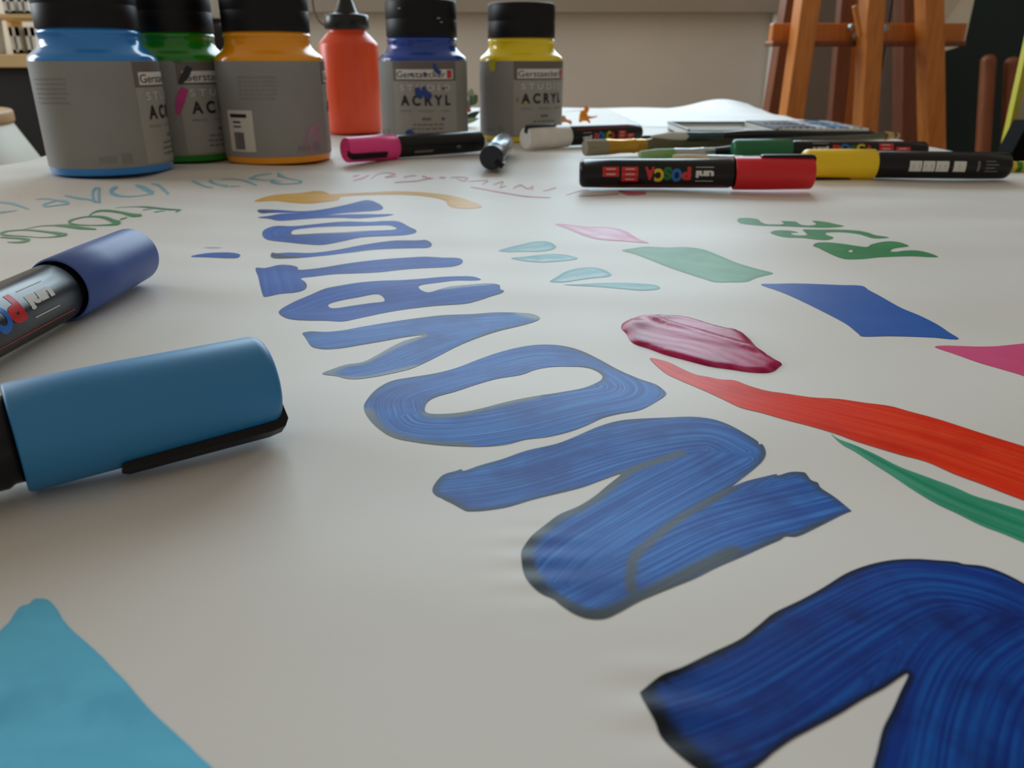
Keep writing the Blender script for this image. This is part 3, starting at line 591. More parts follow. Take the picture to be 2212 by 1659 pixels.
def smear(name, parent, cyl, col, pts, wid, dr=0.0008, matname=None):
    """dried paint streak on a jar: pts (deg, z)"""
    mb = MB(); P = catmull([(math.radians(a), z) for a, z in pts], 4, closed=False); n = len(P); Vv = []
    for i, p in enumerate(P):
        d = np.array(P[min(i + 1, n - 1)]) - np.array(P[max(i - 1, 0)]); d = d * np.array([JR, 1]); d /= np.hypot(*d) + 1e-9
        wv = np.interp(i / (n - 1), np.linspace(0, 1, len(wid)), wid) / 2; q = np.array([-d[1] / JR, d[0]]) * wv
        Vv += [cyl(p[0] + q[0], p[1] + q[1], JR + dr), cyl(p[0] - q[0], p[1] - q[1], JR + dr)]
    mb.add(Vv, [(2 * i, 2 * i + 2, 2 * i + 3, 2 * i + 1) for i in range(n - 1)])
    return mb.obj(name, mat(matname, col, 0.35, 0.15, 120), parent)

def ex_green(t, lo, patch, cyl):
    smear('paint_smear', lo, cyl, (196, 40, 130), [(-4, 0.034), (0, 0.043), (6, 0.052)], [0.002, 0.006, 0.005], matname='magenta_smear')
    smear('paint_smear', lo, cyl, (30, 30, 34), [(2, 0.055), (8, 0.060), (14, 0.066)], [0.002, 0.005, 0.004], matname='black_smear')
    smear('paint_smear', t, cyl, (40, 130, 40), [(-2, 0.0700), (3, 0.0705), (8, 0.0700)], [0.001, 0.002, 0.001], matname='green_drip')
def ex_orange(t, lo, patch, cyl):
    b = MB(); a0 = math.radians(-57); patch(b, a0, a0 + 0.58, 0.0090, 0.0375, 0.0003, 0)
    st = b.obj('price_sticker', [mat('sticker_white', (214, 208, 202), 0.5, 0.03)], lo, label='white price sticker with a barcode')
    q = MB()
    patch(q, a0 + 0.08, a0 + 0.46, 0.0325, 0.0350, 0.0005); patch(q, a0 + 0.14, a0 + 0.32, 0.0288, 0.0300, 0.0005); patch(q, a0 + 0.14, a0 + 0.32, 0.0258, 0.0268, 0.0005)
    a = a0 + 0.14
    while a < a0 + 0.36: d = random.uniform(0.006, 0.016); patch(q, a, a + d, 0.0105, 0.0225, 0.0005); a += d + random.uniform(0.005, 0.012)
    q.obj('barcode', M_prk, st)
    smear('paint_stain', lo, cyl, (176, 130, 150), [(30, 0.008), (38, 0.016), (44, 0.026)], [0.006, 0.012, 0.006], 0.0003, 'pink_stain')
def ex_navy(t, lo, patch, cyl):
    for pts, wd in (([(-9, 0.049), (-7, 0.045), (-4, 0.040)], [0.003, 0.006, 0.003]), ([(0, 0.050), (1, 0.045), (7, 0.042), (9, 0.041)], [0.002, 0.006, 0.005, 0.001]), ([(14, 0.068), (16, 0.063), (22, 0.0605)], [0.002, 0.004, 0.003]),
                    ([(-16, 0.0595), (-13, 0.059)], [0.002, 0.002]), ([(0, 0.0605), (4, 0.0590)], [0.002, 0.003]), ([(24, 0.0490), (26, 0.0470)], [0.002, 0.002]), ([(22, 0.024), (25, 0.0225)], [0.002, 0.002]), ([(-26, 0.011), (-20, 0.012), (-16, 0.009)], [0.002, 0.006, 0.002])):
        smear('paint_splash', lo, cyl, (36, 66, 150), pts, wd, matname='navy_splash')
    for a, z, r in ((-35, 0.111, 0.0012), (28, 0.1035, 0.0014), (33, 0.1005, 0.0010)):
        p = Vector(cyl(math.radians(a), z, 0.0305)); Vv, Ff = lathe(rprof(r, -0.0004, 0.0004, 0.0002, 2), 10)
        MB().add([p + Vector(v) for v in Vv], Ff).obj('dried_paint_speck', mat('speck_white', (200, 200, 204), 0.5), t)
def ex_yellow(t, lo, patch, cyl):
    smear('paint_drip', lo, cyl, (206, 196, 20), [(-42, 0.071), (-41, 0.066), (-40, 0.0615)], [0.010, 0.008, 0.005], matname='yellow_drip')
    smear('paint_drip', lo, cyl, (190, 170, 50), [(5, 0.036), (6, 0.0335)], [0.002, 0.002], matname='yellow_drip2')
    smear('paint_drip', lo, cyl, (150, 130, 60), [(-5, 0.039), (-4, 0.036)], [0.002, 0.002], matname='brown_drip')
jar(-0.2722, 0.5600, (46, 140, 222), 75, 'large sky-blue acrylic jar, leftmost of the jars', 'jar_sky_blue')
jar(-0.2500, 0.6360, (30, 140, 30), 43, 'green acrylic jar half hidden between the sky-blue and orange jars', 'jar_green', ex_green)
jar(-0.1762, 0.6250, (255, 164, 8), 106, 'orange acrylic jar with a white price sticker', 'jar_orange', ex_orange)
jar(-0.0783, 0.7540, (30, 72, 170), 2, 'dark blue acrylic jar with blue splashes across its label', 'jar_navy', ex_navy)
jar(0.0085, 0.7920, (255, 224, 4), 33, 'yellow acrylic jar, rightmost of the jars', 'jar_yellow', ex_yellow)

# squeeze bottle
bt = thing('squeeze_bottle', 'orange-red squeeze bottle with a black spout cap behind the orange jar', 'bottle', (-0.1650, 0.8720, 0.0007))
BR = 0.0297; bt.scale = (1, 1, 0.98)
MB().add(*lathe([(0, 0.001), (BR - 0.006, 0.0008), (BR - 0.003, 0), (BR - 0.0008, 0.0014), (BR, 0.004), (BR, 0.0845), (BR - 0.0006, 0.0868), (BR - 0.002, 0.0885), (0.0212, 0.0955), (0.0194, 0.0968), (0.0188, 0.0985), (0.0188, 0.106), (0, 0.106)], 64)).obj('body', mat('bottle_orange_red', (255, 88, 46), 0.3, 0.05, 30), bt, sharp=50)
MB().add(*lathe([(0.0185, 0.1000), (0.0210, 0.1000), (0.0217, 0.1008), (0.0217, 0.1120), (0.0205, 0.1138), (0.0125, 0.1150), (0.0115, 0.1155), (0, 0.1155)], 80, ridge=-0.0003)).obj('screw_cap', mat('cap_black', (24, 28, 30), 0.3, 0.1), bt, sharp=50)
MB().add(*lathe([(0.0118, 0.1150), (0.0105, 0.1170), (0.0045, 0.1340), (0.0036, 0.1400), (0.0030, 0.1480), (0, 0.1480)], 40)).obj('spout', mat('cap_black', (24, 28, 30)), bt, sharp=50)
MB().add(*lathe(rprof(0.0052, 0.1440, 0.1560, 0.001), 32)).obj('tip_cap', mat('cap_black', (24, 28, 30)), bt)
MB().add(*tube([(-0.0215, 0, 0.1030), (-0.027, 0, 0.1075), (-0.0315, 0, 0.1160), (-0.0325, 0, 0.1260), (-0.029, 0, 0.1370), (-0.021, 0, 0.1460), (-0.011, 0, 0.1510), (-0.0045, 0, 0.1510)], 0.0011)).obj('tether', mat('tether_grey', (120, 118, 114), 0.4), bt)

# black bottle in the gap between the green and orange jars
kb = thing('black_bottle', 'small black bottle with a white cap in the gap between green and orange jars', 'bottle', (-0.2640, 0.7640, 0.0006))
MB().add(*lathe([(0, 0), (0.020, 0), (0.0215, 0.0015), (0.0215, 0.092), (0.019, 0.097), (0.011, 0.101), (0.011, 0.104), (0, 0.104)], 48)).obj('body', mat('bottle_black', (20, 20, 24), 0.35), kb, sharp=50)
MB().add(*lathe(rprof(0.0125, 0.1030, 0.1230, 0.0015), 40)).obj('cap', mat('cap_white', (232, 230, 224), 0.4), kb)

# ------------------------------------------------------------------ paint markers
M_barrel = mat('marker_black', (18, 17, 20), 0.26, 0.08, 60, spec=0.35)
LC = {'P': mat('logo_red', (214, 42, 40), 0.3, 0.04), 'O': mat('logo_blue', (28, 110, 200), 0.3, 0.04), 'S': mat('logo_green', (20, 110, 50), 0.3, 0.04), 'C': mat('logo_yellow', (226, 196, 20), 0.3, 0.04)}
def marker(tip, head, rgb, capname, label, clip_deg, text_deg=None, rc=0.0092, rb=0.0082, Lc=0.0445, L=0.138, style='logo', clip_len=0.030, roundtip=0.0022, body_mat=None, cap_rough=0.35, cap_spec=0.6):
    t = thing('paint_marker', label, 'marker', (tip[0], tip[1], 0.0006), math.radians(head), 'paint markers on the paper')
    t.location.z = 0.0010; t.rotation_euler = (0, (rc - rb) / L, math.radians(head))
    c = Vector((0, 0, rc)); S = lambda Vv: [Vector(v) + c for v in Vv]
    mb_ = body_mat or M_barrel
    k = roundtip; cp = [(0, 0)]
    for i in range(6): a = PI / 2 * i / 5; cp.append((rc - 0.0004 - k + k * math.sin(a), k - k * math.cos(a)))
    cp += [(rc, Lc * 0.6), (rc, Lc - 0.0004), (rc - 0.0004, Lc), (rb + 0.0004, Lc), (rb + 0.0003, Lc - 0.006), (0, Lc - 0.006)]
    Vv, Ff = lathe(cp, 56, 'x'); cap = MB().add(S(Vv), Ff).obj('cap', mat(capname, rgb, cap_rough, 0.03, 40, spec=cap_spec), t, sharp=50)
    bp = [(0, Lc - 0.008), (rb * 0.93, Lc - 0.008), (rb * 0.93, Lc + 0.0015), (rb, Lc + 0.0025), (rb, L - 0.018), (rb * 0.965, L - 0.0030)]
    for i in range(5): a = PI / 2 * i / 4; bp.append((rb * 0.965 - 0.003 + 0.003 * math.cos(a), L - 0.003 + 0.003 * math.sin(a)))
    bp.append((0, L))
    Vv, Ff = lathe(bp, 56, 'x'); bar = MB().add(S(Vv), Ff).obj('barrel', mb_, t, sharp=50)
    # clip: a bent strip along the cap wrapping over the tip
    a = math.radians(clip_deg); n = Vector((0, math.cos(a), math.sin(a))); u = Vector((0, -math.sin(a), math.cos(a)))
    prof = [(-0.0004, rc - 0.0050), (-0.0006, rc - 0.0004), (0.0004, rc + 0.0010), (0.0030, rc + 0.0014), (clip_len - 0.001, rc + 0.0013), (clip_len, rc + 0.0008), (clip_len, rc + 0.0002), (clip_len - 0.003, rc - 0.0003), (0.004, rc - 0.0003), (0.0012, rc - 0.0012), (0.0008, rc - 0.0050)]
    Vc = []; wv = 0.0020
    for sgn in (-1, 1):
        for x, r in prof: Vc.append(Vector((x, 0, 0)) + n * r + u * sgn * wv + c)
    m_ = len(prof); Fc = [tuple(range(m_)), tuple(range(2 * m_ - 1, m_ - 1, -1))] + [(i, m_ + i, m_ + (i + 1) % m_, (i + 1) % m_) for i in range(m_)]
    o = MB().add(Vc, Fc).obj('clip', M_lid, cap, smooth=False)
    bm = bmesh.new(); bm.from_mesh(o.data); bmesh.ops.recalc_face_normals(bm, faces=bm.faces[:]); bm.to_mesh(o.data); bm.free()
    if text_deg is None: return t
    t0 = math.radians(text_deg); R = rb + 0.00005
    mb = MB(); mats = [M_prw, LC['P'], LC['O'], LC['S'], LC['C'], M_prg]
    def put(Vt, Ft, x0, y0, mi): mb.add([(x0 + x, R * math.cos(t0 - (y + y0) / R), rc + R * math.sin(t0 - (y + y0) / R)) for x, y, _ in Vt], Ft, mi)
    def bar_(x0, x1, y0, y1, mi):
        kk = max(1, int(abs(y1 - y0) / 0.001)); yy = [y0 + (y1 - y0) * i / kk for i in range(kk + 1)]
        put([(x, y, 0) for y in yy for x in (x0, x1)], [(2 * i, 2 * i + 1, 2 * i + 3, 2 * i + 2) for i in range(kk)], 0, 0, mi)
    sx = (L - Lc) / 0.0935; x = Lc
    if style == 'logo':
        put(*fit_text('uni', 0.0107 * sx, 0.0040 * rb / 0.0082, 0.05, 0.95, 0.001), x + 0.0187 * sx, 0, 0)
        bar_(x + 0.0133 * sx, x + 0.0240 * sx, 0.0038, 0.0041, 0); bar_(x + 0.0133 * sx, x + 0.0240 * sx, -0.0041, -0.0038, 0)
        bar_(x + 0.006 * sx, L - 0.012, 0.0072, 0.0075, 1)
        xx = x + 0.0268 * sx
        for i, (ch, mi, wd) in enumerate((('P', 1, 0.0056), ('O', 2, 0.0062), ('S', 3, 0.0050), ('C', 4, 0.0057), ('A', 1, 0.0058))):
            put(*fit_text(ch, wd * sx, 0.0076 * rb / 0.0082, 0.06, 1, 0.0008), xx + wd * sx / 2, (0.0006 if i % 2 else -0.0004), mi); xx += wd * sx - 0.0002
        for k2, h in ((0, (-0.0042, 0.0042)), (1, (-0.0042, 0.0014))):
            bx = xx + 0.0043 * sx + k2 * 0.0115 * sx
            for y0, y1 in ((h[0], h[0] + 0.0026), (h[0] + 0.0029, h[0] + 0.0055)) + (((h[0] + 0.0058, h[1]),) if k2 == 0 else ()):
                bar_(bx, bx + 0.0098 * sx, y0, y1, 1); bar_(bx + 0.002, bx + 0.0075 * sx, (y0 + y1) / 2 - 0.0003, (y0 + y1) / 2 + 0.0003, 0)
    elif style == 'pictos':
        for x0, x1 in ((0.0190, 0.0265), (0.0272, 0.0345), (0.0352, 0.0430), (0.0460, 0.0535)):
            bar_(x + x0, x + x1, -0.0034, 0.0030, 0)
        for x0 in (0.021, 0.0245, 0.0285, 0.032, 0.037, 0.0405, 0.049): bar_(x + x0, x + x0 + 0.0010, -0.0024, 0.0012, 5)
        bar_(x + 0.0605, x + 0.0620, -0.0030, 0.0032, 5)
        for i in range(4): bar_(x + 0.0655, x + 0.0715 + 0.002 * (i % 2), 0.0028 - i * 0.0020, 0.0034 - i * 0.0020, 5)
    elif style == 'plain':
        bar_(x + 0.013, x + 0.030, -0.0030, -0.0010, 5); bar_(x + 0.052, x + 0.056, -0.001, 0.001, 5)
    mb.obj('lettering', mats, bar, kind='stuff')
    return t
marker((-0.0488, 0.1485), 215.5, (34, 132, 192), 'cap_light_blue', 'light blue capped marker lying nearest the camera', -50, 60, rc=0.0096, cap_rough=0.45, cap_spec=0.75)
marker((-0.1259, 0.2623), 267.4, (66, 96, 170), 'cap_navy', 'marker with dull navy blue cap beside the green handwriting', 222, 27, roundtip=0.0014, cap_rough=0.45)
marker((0.1720, 0.4675), 180.0 - 3.5, (220, 10, 30), 'cap_red', 'red capped marker lying in front of the paintbrushes', 88, 4, roundtip=0.0015, L=0.133)
marker((0.1815, 0.5140), -1.0, (255, 214, 0), 'cap_yellow', 'yellow capped marker with white pictograms', 250, 178, style='pictos', roundtip=0.003, L=0.128)
marker((0.1660, 0.6240), 0.8, (14, 110, 66), 'cap_green', 'thin green capped marker behind the yellow one', 300, 168, rc=0.0073, rb=0.0063, L=0.148, roundtip=0.003)
marker((-0.1205, 0.5960), 40.0, (255, 62, 150), 'cap_pink', 'pink capped marker in front of the dark blue jar', 205, 195, style='plain', L=0.124, Lc=0.042, roundtip=0.0015)
marker((0.0110, 0.6900), 36.0, (226, 214, 196), 'cap_white', 'white capped marker in front of the yellow jar', 100, 190, L=0.130, roundtip=0.0015)
marker((-0.0140, 0.5530), 86.0, (22, 30, 46), 'cap_ink', 'silver-bodied marker pointing its dark end at the camera', 215, None, rc=0.0085, rb=0.0080, Lc=0.020, L=0.112, body_mat=mat('silver_plastic', (150, 160, 172), 0.25, 0.05, 40, metal=0.5), clip_len=0.014, roundtip=0.0015)

# ------------------------------------------------------------------ brushes
def brush(p0, p1, label, bristle, ferrule, handle, bl=0.02, fl=0.028, r=0.004, flat=1.0, tipw=1.0, L=None, end=None, z0=0.0006):
    a = Vector((p0[0], p0[1], 0)); b = Vector((p1[0], p1[1], 0)); d = b - a; Ln = L or d.length
    t = thing('paintbrush', label, 'paintbrush', (a.x, a.y, z0), math.atan2(d.y, d.x), 'paintbrushes lying together behind the red marker')
    zc = r * 1.15
    def sec(stations, n=20):
        Vv = []; Ff = []
        for x, ry, rz in stations:
            for k in range(n): q = 2 * PI * k / n; Vv.append((x, ry * math.cos(q), zc + rz * math.sin(q)))
        for i in range(len(stations) - 1):
            for k in range(n): Ff.append((i * n + k, (i + 1) * n + k, (i + 1) * n + (k + 1) % n, i * n + (k + 1) % n))
        Ff.append(tuple(range(n))); Ff.append(tuple(range(len(stations) * n - 1, (len(stations) - 1) * n - 1, -1)))
        return Vv, Ff
    zf = r / flat
    MB().add(*sec([(0, r * tipw * 0.7, zf * min(0.9, 0.55 * tipw ** 2)), (0.0015, min(r * tipw * 0.9, r * 1.05), zf * min(0.98, 0.8 * tipw)), (bl * 0.5, r * 1.06, zf), (bl, r, zf * 0.95)])).obj('bristles', bristle, t, sharp=60)
    MB().add(*sec([(bl - 0.001, r * 1.0, zf), (bl + fl * 0.35, r * 0.95, r * 0.85), (bl + fl * 0.68, r * 0.85, r * 0.85), (bl + fl * 0.70, r * 0.93, r * 0.93), (bl + fl * 0.76, r * 0.85, r * 0.85), (bl + fl, r * 0.82, r * 0.82)])).obj('ferrule', ferrule, t, sharp=60)
    x = bl + fl
    if end: MB().add(*sec([(Ln - 0.014, r * 0.62, r * 0.62), (Ln + 0.0005, r * 0.40, r * 0.40), (Ln + 0.002, r * 0.2, r * 0.2)])).obj('handle_end', end, t, sharp=60)
    MB().add(*sec([(x - 0.001, r * 0.76, r * 0.76), (x + 0.02, r * 1.15, r * 1.15), (x + 0.05, r * 1.05, r * 1.05), (x + (Ln - x) * 0.6, r * 0.7, r * 0.7), (Ln - 0.003, r * 0.5, r * 0.5), (Ln, r * 0.25, r * 0.25)])).obj('handle', handle, t, sharp=60)
    return t
M_hog = mat('bristle_grey', (150, 142, 120), 0.7, 0.25, 60, stretch=(3, 60, 60)); M_wbr = mat('bristle_white', (214, 214, 206), 0.6, 0.1, 60, stretch=(3, 60, 60))
M_grb = mat('bristle_green', (126, 178, 92), 0.5, 0.2, 60, rgb2=(168, 188, 160)); M_tan = mat('bristle_tan', (204, 184, 146), 0.6, 0.15, 60)
M_brass = mat('brass', (190, 148, 60), 0.3, 0.1, 40, metal=0.9); M_silv = mat('nickel', (190, 194, 196), 0.22, 0.05, 40, metal=0.95)
M_wood = mat('raw_wood', (206, 160, 104), 0.5, 0.15, 30, stretch=(1, 20, 20)); M_olive = mat('olive_lacquer', (92, 92, 62), 0.3, 0.1); M_bkl = mat('black_lacquer', (18, 20, 26), 0.25, 0.1)
g_ = lambda x, y: ground(x, y, 0.0)
brush((0.0560, 0.6360), (0.346, 0.746), 'wide flat paintbrush with grey bristles, brass ferrule and bare wood end', M_hog, M_brass, M_olive, 0.0185, 0.034, 0.0062, 1.0, 1.3, end=M_wood)
brush(g_(1380, 349), (0.286, 0.683), 'paintbrush with green-stained bristle tip and nickel ferrule', M_grb, M_silv, M_bkl, 0.030, 0.034, 0.0038, 1.0, 0.9)
brush(ground(1405, 319, 0.006), (0.300, 0.690), 'paintbrush with clean white pointed bristles crossing over the flat brush', M_wbr, mat('dark_ferrule', (70, 90, 96), 0.3, 0.1, metal=0.6), M_bkl, 0.030, 0.030, 0.0034, 1.0, 0.45, z0=0.0105)
brush(g_(1452, 352), (0.262, 0.566), 'pale paintbrush lying closest to the red marker', M_tan, M_silv, M_olive, 0.026, 0.024, 0.0030, 1.2)
brush((0.118, 0.786), (0.330, 0.790), 'thin black-handled paintbrush along the front of the metal paint box', M_bkl, M_bkl, M_bkl, 0.014, 0.024, 0.0019, 1.0, 0.4)

# striped pencil at the right edge
pa = Vector(g_(2150, 378)); sp = thing('striped_pencil', 'green and yellow striped pencil end poking out behind yellow marker', 'pencil', (0.300, 0.548, 0.0006), math.radians(1))
Vv, Ff = lathe([(0, 0), (0.0038, 0.0), (0.0038, 0.062), (0, 0.062)], 6, 'x'); MB().add([Vector(v) + Vector((0, 0, 0.0036)) for v in Vv], Ff).obj('shaft', mat('pencil_green', (46, 130, 50), 0.35), sp, smooth=False)
for i in range(8):
    x = 0.004 + i * 0.0072; Vv, Ff = lathe([(0.0036, x), (0.00395, x), (0.00395, x + 0.0034), (0.0036, x + 0.0034)], 6, 'x')
    MB().add([Vector(v) + Vector((0, 0, 0.0036)) for v in Vv], Ff).obj('stripe', mat('pencil_yellow', (226, 196, 30), 0.35), sp, smooth=False)

# ------------------------------------------------------------------ metal watercolour box
M_tin = mat('tin_white', (206, 206, 198), 0.3, 0.04, 40); M_tin2 = mat('tin_dark_edge', (86, 92, 92), 0.35, 0.1, 40)
X0, XM, X1, Y0, Y1 = 0.1690, 0.2530, 0.3440, 0.800, 0.905
wbx = thing('watercolour_box', 'open white metal watercolour box with a row of pans', 'paint box', ((X0 + X1) / 2, (Y0 + Y1) / 2, 0.0008))
inv = Matrix.Translation((-(X0 + X1) / 2, -(Y0 + Y1) / 2, 0))
def tray(name, x0, x1, hgt, m, lip):
    mb = MB(); t_ = 0.0012
    mb.add(*box(x0, x1, Y0, Y1, 0, 0.0012))
    for b_ in ((x0, x1, Y0, Y0 + t_, 0, hgt), (x0, x1, Y1 - t_, Y1, 0, hgt), (x0, x0 + t_, Y0, Y1, 0, hgt), (x1 - t_, x1, Y0, Y1, 0, hgt)): mb.add(*box(*b_))
    o = mb.obj(name, m, wbx, smooth=False); o.matrix_parent_inverse = inv
    rm = MB()
    for b_ in ((x0 - 0.0006, x1 + 0.0006, Y1 - 0.002, Y1 + 0.0006, hgt - 0.001, hgt + 0.0008), (x0 - 0.0006, x0 + 0.0018, Y0 - 0.0006, Y1 + 0.0006, hgt - 0.001, hgt + 0.0008)): rm.add(*box(*b_))
    rm.obj('rim', M_tin2, o, smooth=False); return o
lidt = tray('lid', X0, XM - 0.001, 0.0075, M_tin, True)
q = MB().add(*box(X0 + 0.006, XM - 0.008, Y0 + 0.006, Y1 - 0.010, 0.0012, 0.0042)).obj('mixing_palette', mat('enamel', (226, 228, 226), 0.15, 0.02), lidt, smooth=False)
base = tray('base', XM + 0.001, X1, 0.0085, M_tin, True)
cols = [(40, 40, 60), (60, 60, 70), (30, 34, 70), (50, 48, 60), (70, 64, 84), (44, 50, 90), None, None, (30, 50, 110), (60, 160, 190), (40, 60, 120), (200, 196, 190), (120, 130, 150)]
n_ = len(cols)
for i, c in enumerate(cols):
    xa = XM + 0.004 + i * (X1 - XM - 0.007) / n_; xb = xa + (X1 - XM - 0.007) / n_ - 0.0012
    for ya, yb in ((Y0 + 0.004, Y0 + 0.048), (Y0 + 0.054, Y1 - 0.005)):
        o = MB().add(*box(xa, xb, ya, yb, 0.0012, 0.0086)).obj('pan', M_prw, base, smooth=False)
        cc = c or (196, 196, 204)
        k = MB().add(*box(xa + 0.0008, xb - 0.0008, ya + 0.002, yb - 0.002, 0.0080, 0.0096)).obj('paint_cake', mat('cake_%d_%d_%d' % cc, cc, 0.4, 0.15, 200), base, smooth=False)

# ------------------------------------------------------------------ loose curled sheet at the far corner
Vs = []; ns, ms = 24, 40
for j in range(ms + 1):
    for i in range(ns + 1):
        u, v = i / ns, j / ms; x = 0.150 + 0.212 * u; y = 0.94 + 0.385 * v
        z = float(hz(x, y)) + 0.0004 + 0.0135 * math.exp(-((u - 0.82) / 0.24) ** 2 - ((v - 0.96) / 0.24) ** 2)
        Vs.append((x, y, z))
Fs = [(j * (ns + 1) + i, j * (ns + 1) + i + 1, (j + 1) * (ns + 1) + i + 1, (j + 1) * (ns + 1) + i) for j in range(ms) for i in range(ns)]
mesh_obj('paper_sheet', Vs, Fs, mat('copy_paper', (240, 240, 240), 0.5, 0.02, 20), label='loose white sheet bulging up at the far right corner of the table', cat='paper', sharp=180)

# ------------------------------------------------------------------ leaves and sprig behind the yellow jar
def leaf(name, crop, pts, Y, m, label, cat='leaf', lean=0.25, thick=0.0006):
    ox, oy, s = crop; P = [at(ox + x / s, oy + y / s, Y) for x, y in pts]
    zb = min(p.z for p in P); cx_ = sum(p.x for p in P) / len(P)
    me = bpy.data.meshes.new(name); bm = bmesh.new(); vs = []
    for p in P:
        dz = p.z - zb; dx = p.x - cx_
        vs.append(bm.verts.new((p.x, Y + dz * lean + 14 * dx * dx, dz + 0.0012)))
    f = bm.faces.new(vs); r = bmesh.ops.triangulate(bm, faces=[f])
    ex = bmesh.ops.extrude_face_region(bm, geom=bm.faces[:]); bmesh.ops.translate(bm, vec=(0, thick, 0), verts=[g for g in ex['geom'] if isinstance(g, bmesh.types.BMVert)])
    bmesh.ops.recalc_face_normals(bm, faces=bm.faces[:]); bm.to_mesh(me); bm.free(); me.materials.append(m)
    return link(bpy.data.objects.new(name, me), None, label, cat)
C4 = (990, 200, 6.9125)
leaf('dry_leaf', C4, [(1800,470),(1810,380),(1830,300),(1880,290),(1890,235),(1920,225),(1960,265),(1950,310),(1925,340),(1940,375),(2000,385),(2080,375),(2085,390),(2010,410),(1950,420),(1975,460),(1960,490),(1920,455),(1870,450),(1830,470)], 0.985, mat('leaf_orange_backlit', (250, 160, 24), 0.5, 0.2, 120, rgb2=(230, 130, 16)), 'curled bright orange dry leaf standing right of the yellow jar')  # orange is lightened, light from behind the leaf painted into its colour
leaf('dry_leaf', C4, [(1540,480),(1545,380),(1590,368),(1620,430),(1680,440),(1702,475),(1680,510),(1640,480),(1600,470)], 0.965, mat('leaf_brown', (226, 150, 104), 0.55, 0.2, 120, rgb2=(200, 110, 76)), 'small brownish dry leaf touching the right edge of the yellow jar')
sg = thing('leafy_sprig', 'leafy sprig with a red berry glimpsed between the dark blue and yellow jars', 'sprig', (-0.0500, 0.96, 0.0008))
def oval(c, d, ln, wd, lift):
    d = Vector(d).normalized(); sd = d.cross(Vector((0, 1, 0.2))).normalized(); Vv = []; k = 10
    for i in range(k + 1):
        t = i / k; p = Vector(c) + d * ln * t + Vector((0, -lift * math.sin(PI * t), 0)); ww = wd * math.sin(PI * (0.04 + 0.92 * t))
        for s_, o_ in ((-1, 0.0), (0, 0.0012), (1, 0.0)): Vv.append(p + sd * ww * s_ + Vector((0, o_, 0)))
    Ff = []
    for i in range(k):
        for j in range(2): q0 = i * 3 + j; Ff.append((q0, q0 + 1, q0 + 4, q0 + 3))
    n0 = len(Vv); Vv += [v + Vector((0, 0.0005, 0)) for v in Vv]; Ff += [tuple(n0 + i for i in reversed(f)) for f in Ff]
    return Vv, Ff
ml = mat('sprig_green', (70, 96, 62), 0.5, 0.3, 90); ml2 = mat('sprig_dark', (36, 66, 52), 0.45, 0.3, 90); ml3 = mat('sprig_pale', (150, 168, 140), 0.5, 0.2, 90)
MB().add(*tube([(-0.012, 0, 0.002), (-0.004, 0, 0.010), (0.002, 0.002, 0.020), (0.004, 0.002, 0.032)], 0.0009)).obj('stem', ml2, sg)
for c, d, ln, wd, m_ in (((-0.008, 0, 0.004), (1, 0, 0.55), 0.024, 0.0040, ml2), ((-0.010, -0.004, 0.003), (1, -0.3, 0.25), 0.024, 0.003, ml3), ((0.002, 0, 0.022), (0.6, 0, 0.8), 0.014, 0.005, ml), ((0, 0, 0.018), (-0.5, 0, 0.9), 0.018, 0.005, ml), ((-0.004, 0, 0.010), (-0.9, 0, 0.5), 0.016, 0.004, ml), ((0.003, 0, 0.028), (0.1, 0, 1), 0.012, 0.004, ml3)):
    MB().add(*oval(c, d, ln, wd, 0.002)).obj('leaf', m_, sg)
Vv, Ff = lathe([(0.0026 * math.sin(PI * i / 8), -0.0026 * math.cos(PI * i / 8)) for i in range(9)], 16); MB().add([Vector(v) + Vector((0.001, -0.004, 0.017)) for v in Vv], Ff).obj('berry', mat('berry_red', (206, 60, 66), 0.3, 0.1), sg)

# ------------------------------------------------------------------ easels
M_easel = mat('easel_wood', (204, 122, 50), 0.42, 0.18, 14, stretch=(12, 12, 1.2)); M_easel2 = mat('easel_wood_shaded', (126, 70, 40), 0.45, 0.18, 14, stretch=(12, 12, 1.2))  # second wood is darkened: shade on the rear timbers painted into its colour
M_bolt = mat('bolt_steel', (160, 166, 166), 0.3, 0.05, metal=0.8)
def stand(parent, Y, pa_, pb_, wpx, depth, name, m, top=0.75):
    a, b = at(*pa_, Y), at(*pb_, Y); dpp = Y * CP / FP; d = (b - a) / (b.z - a.z)
    p0 = a + d * (FLOOR - a.z); p1 = a + d * (top - a.z)
    Vv, Ff = beam(p0, p1, wpx * dpp, depth); o = MB().add(Vv, Ff).obj(name, m, parent, smooth=False); o.matrix_parent_inverse = Matrix.Translation(-parent.location); bmesh_bevel(o, 0.002, 2); return o
def bar(parent, Y, pa_, pb_, hpx, depth, name, m):
    a, b = at(*pa_, Y), at(*pb_, Y); Vv, Ff = beam(a, b, hpx * Y / FP, depth); o = MB().add(Vv, Ff).obj(name, m, parent, smooth=False); o.matrix_parent_inverse = Matrix.Translation(-parent.location); bmesh_bevel(o, 0.002, 2); return o
EY = 1.52
e1 = thing('easel', 'light brown wooden easel with a crossbar standing beyond the table corner', 'easel', (at(1886, 228, EY).x, EY, FLOOR), 0, 'wooden easels')
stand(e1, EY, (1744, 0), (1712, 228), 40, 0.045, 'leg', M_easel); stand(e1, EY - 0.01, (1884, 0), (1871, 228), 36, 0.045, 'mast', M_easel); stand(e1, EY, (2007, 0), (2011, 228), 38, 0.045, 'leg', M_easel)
bar(e1, EY + 0.045, (1664, 72), (2080, 72), 36, 0.022, 'crossbar', M_easel); bar(e1, EY + 0.045, (1660, 95), (2072, 95), 9, 0.05, 'ledge', M_easel2)  # the ledge's dark wood tone paints the shadow line under the crossbar
bar(e1, EY - 0.03, (1846, 12), (1858, 80), 9, 0.010, 'brace', M_easel)
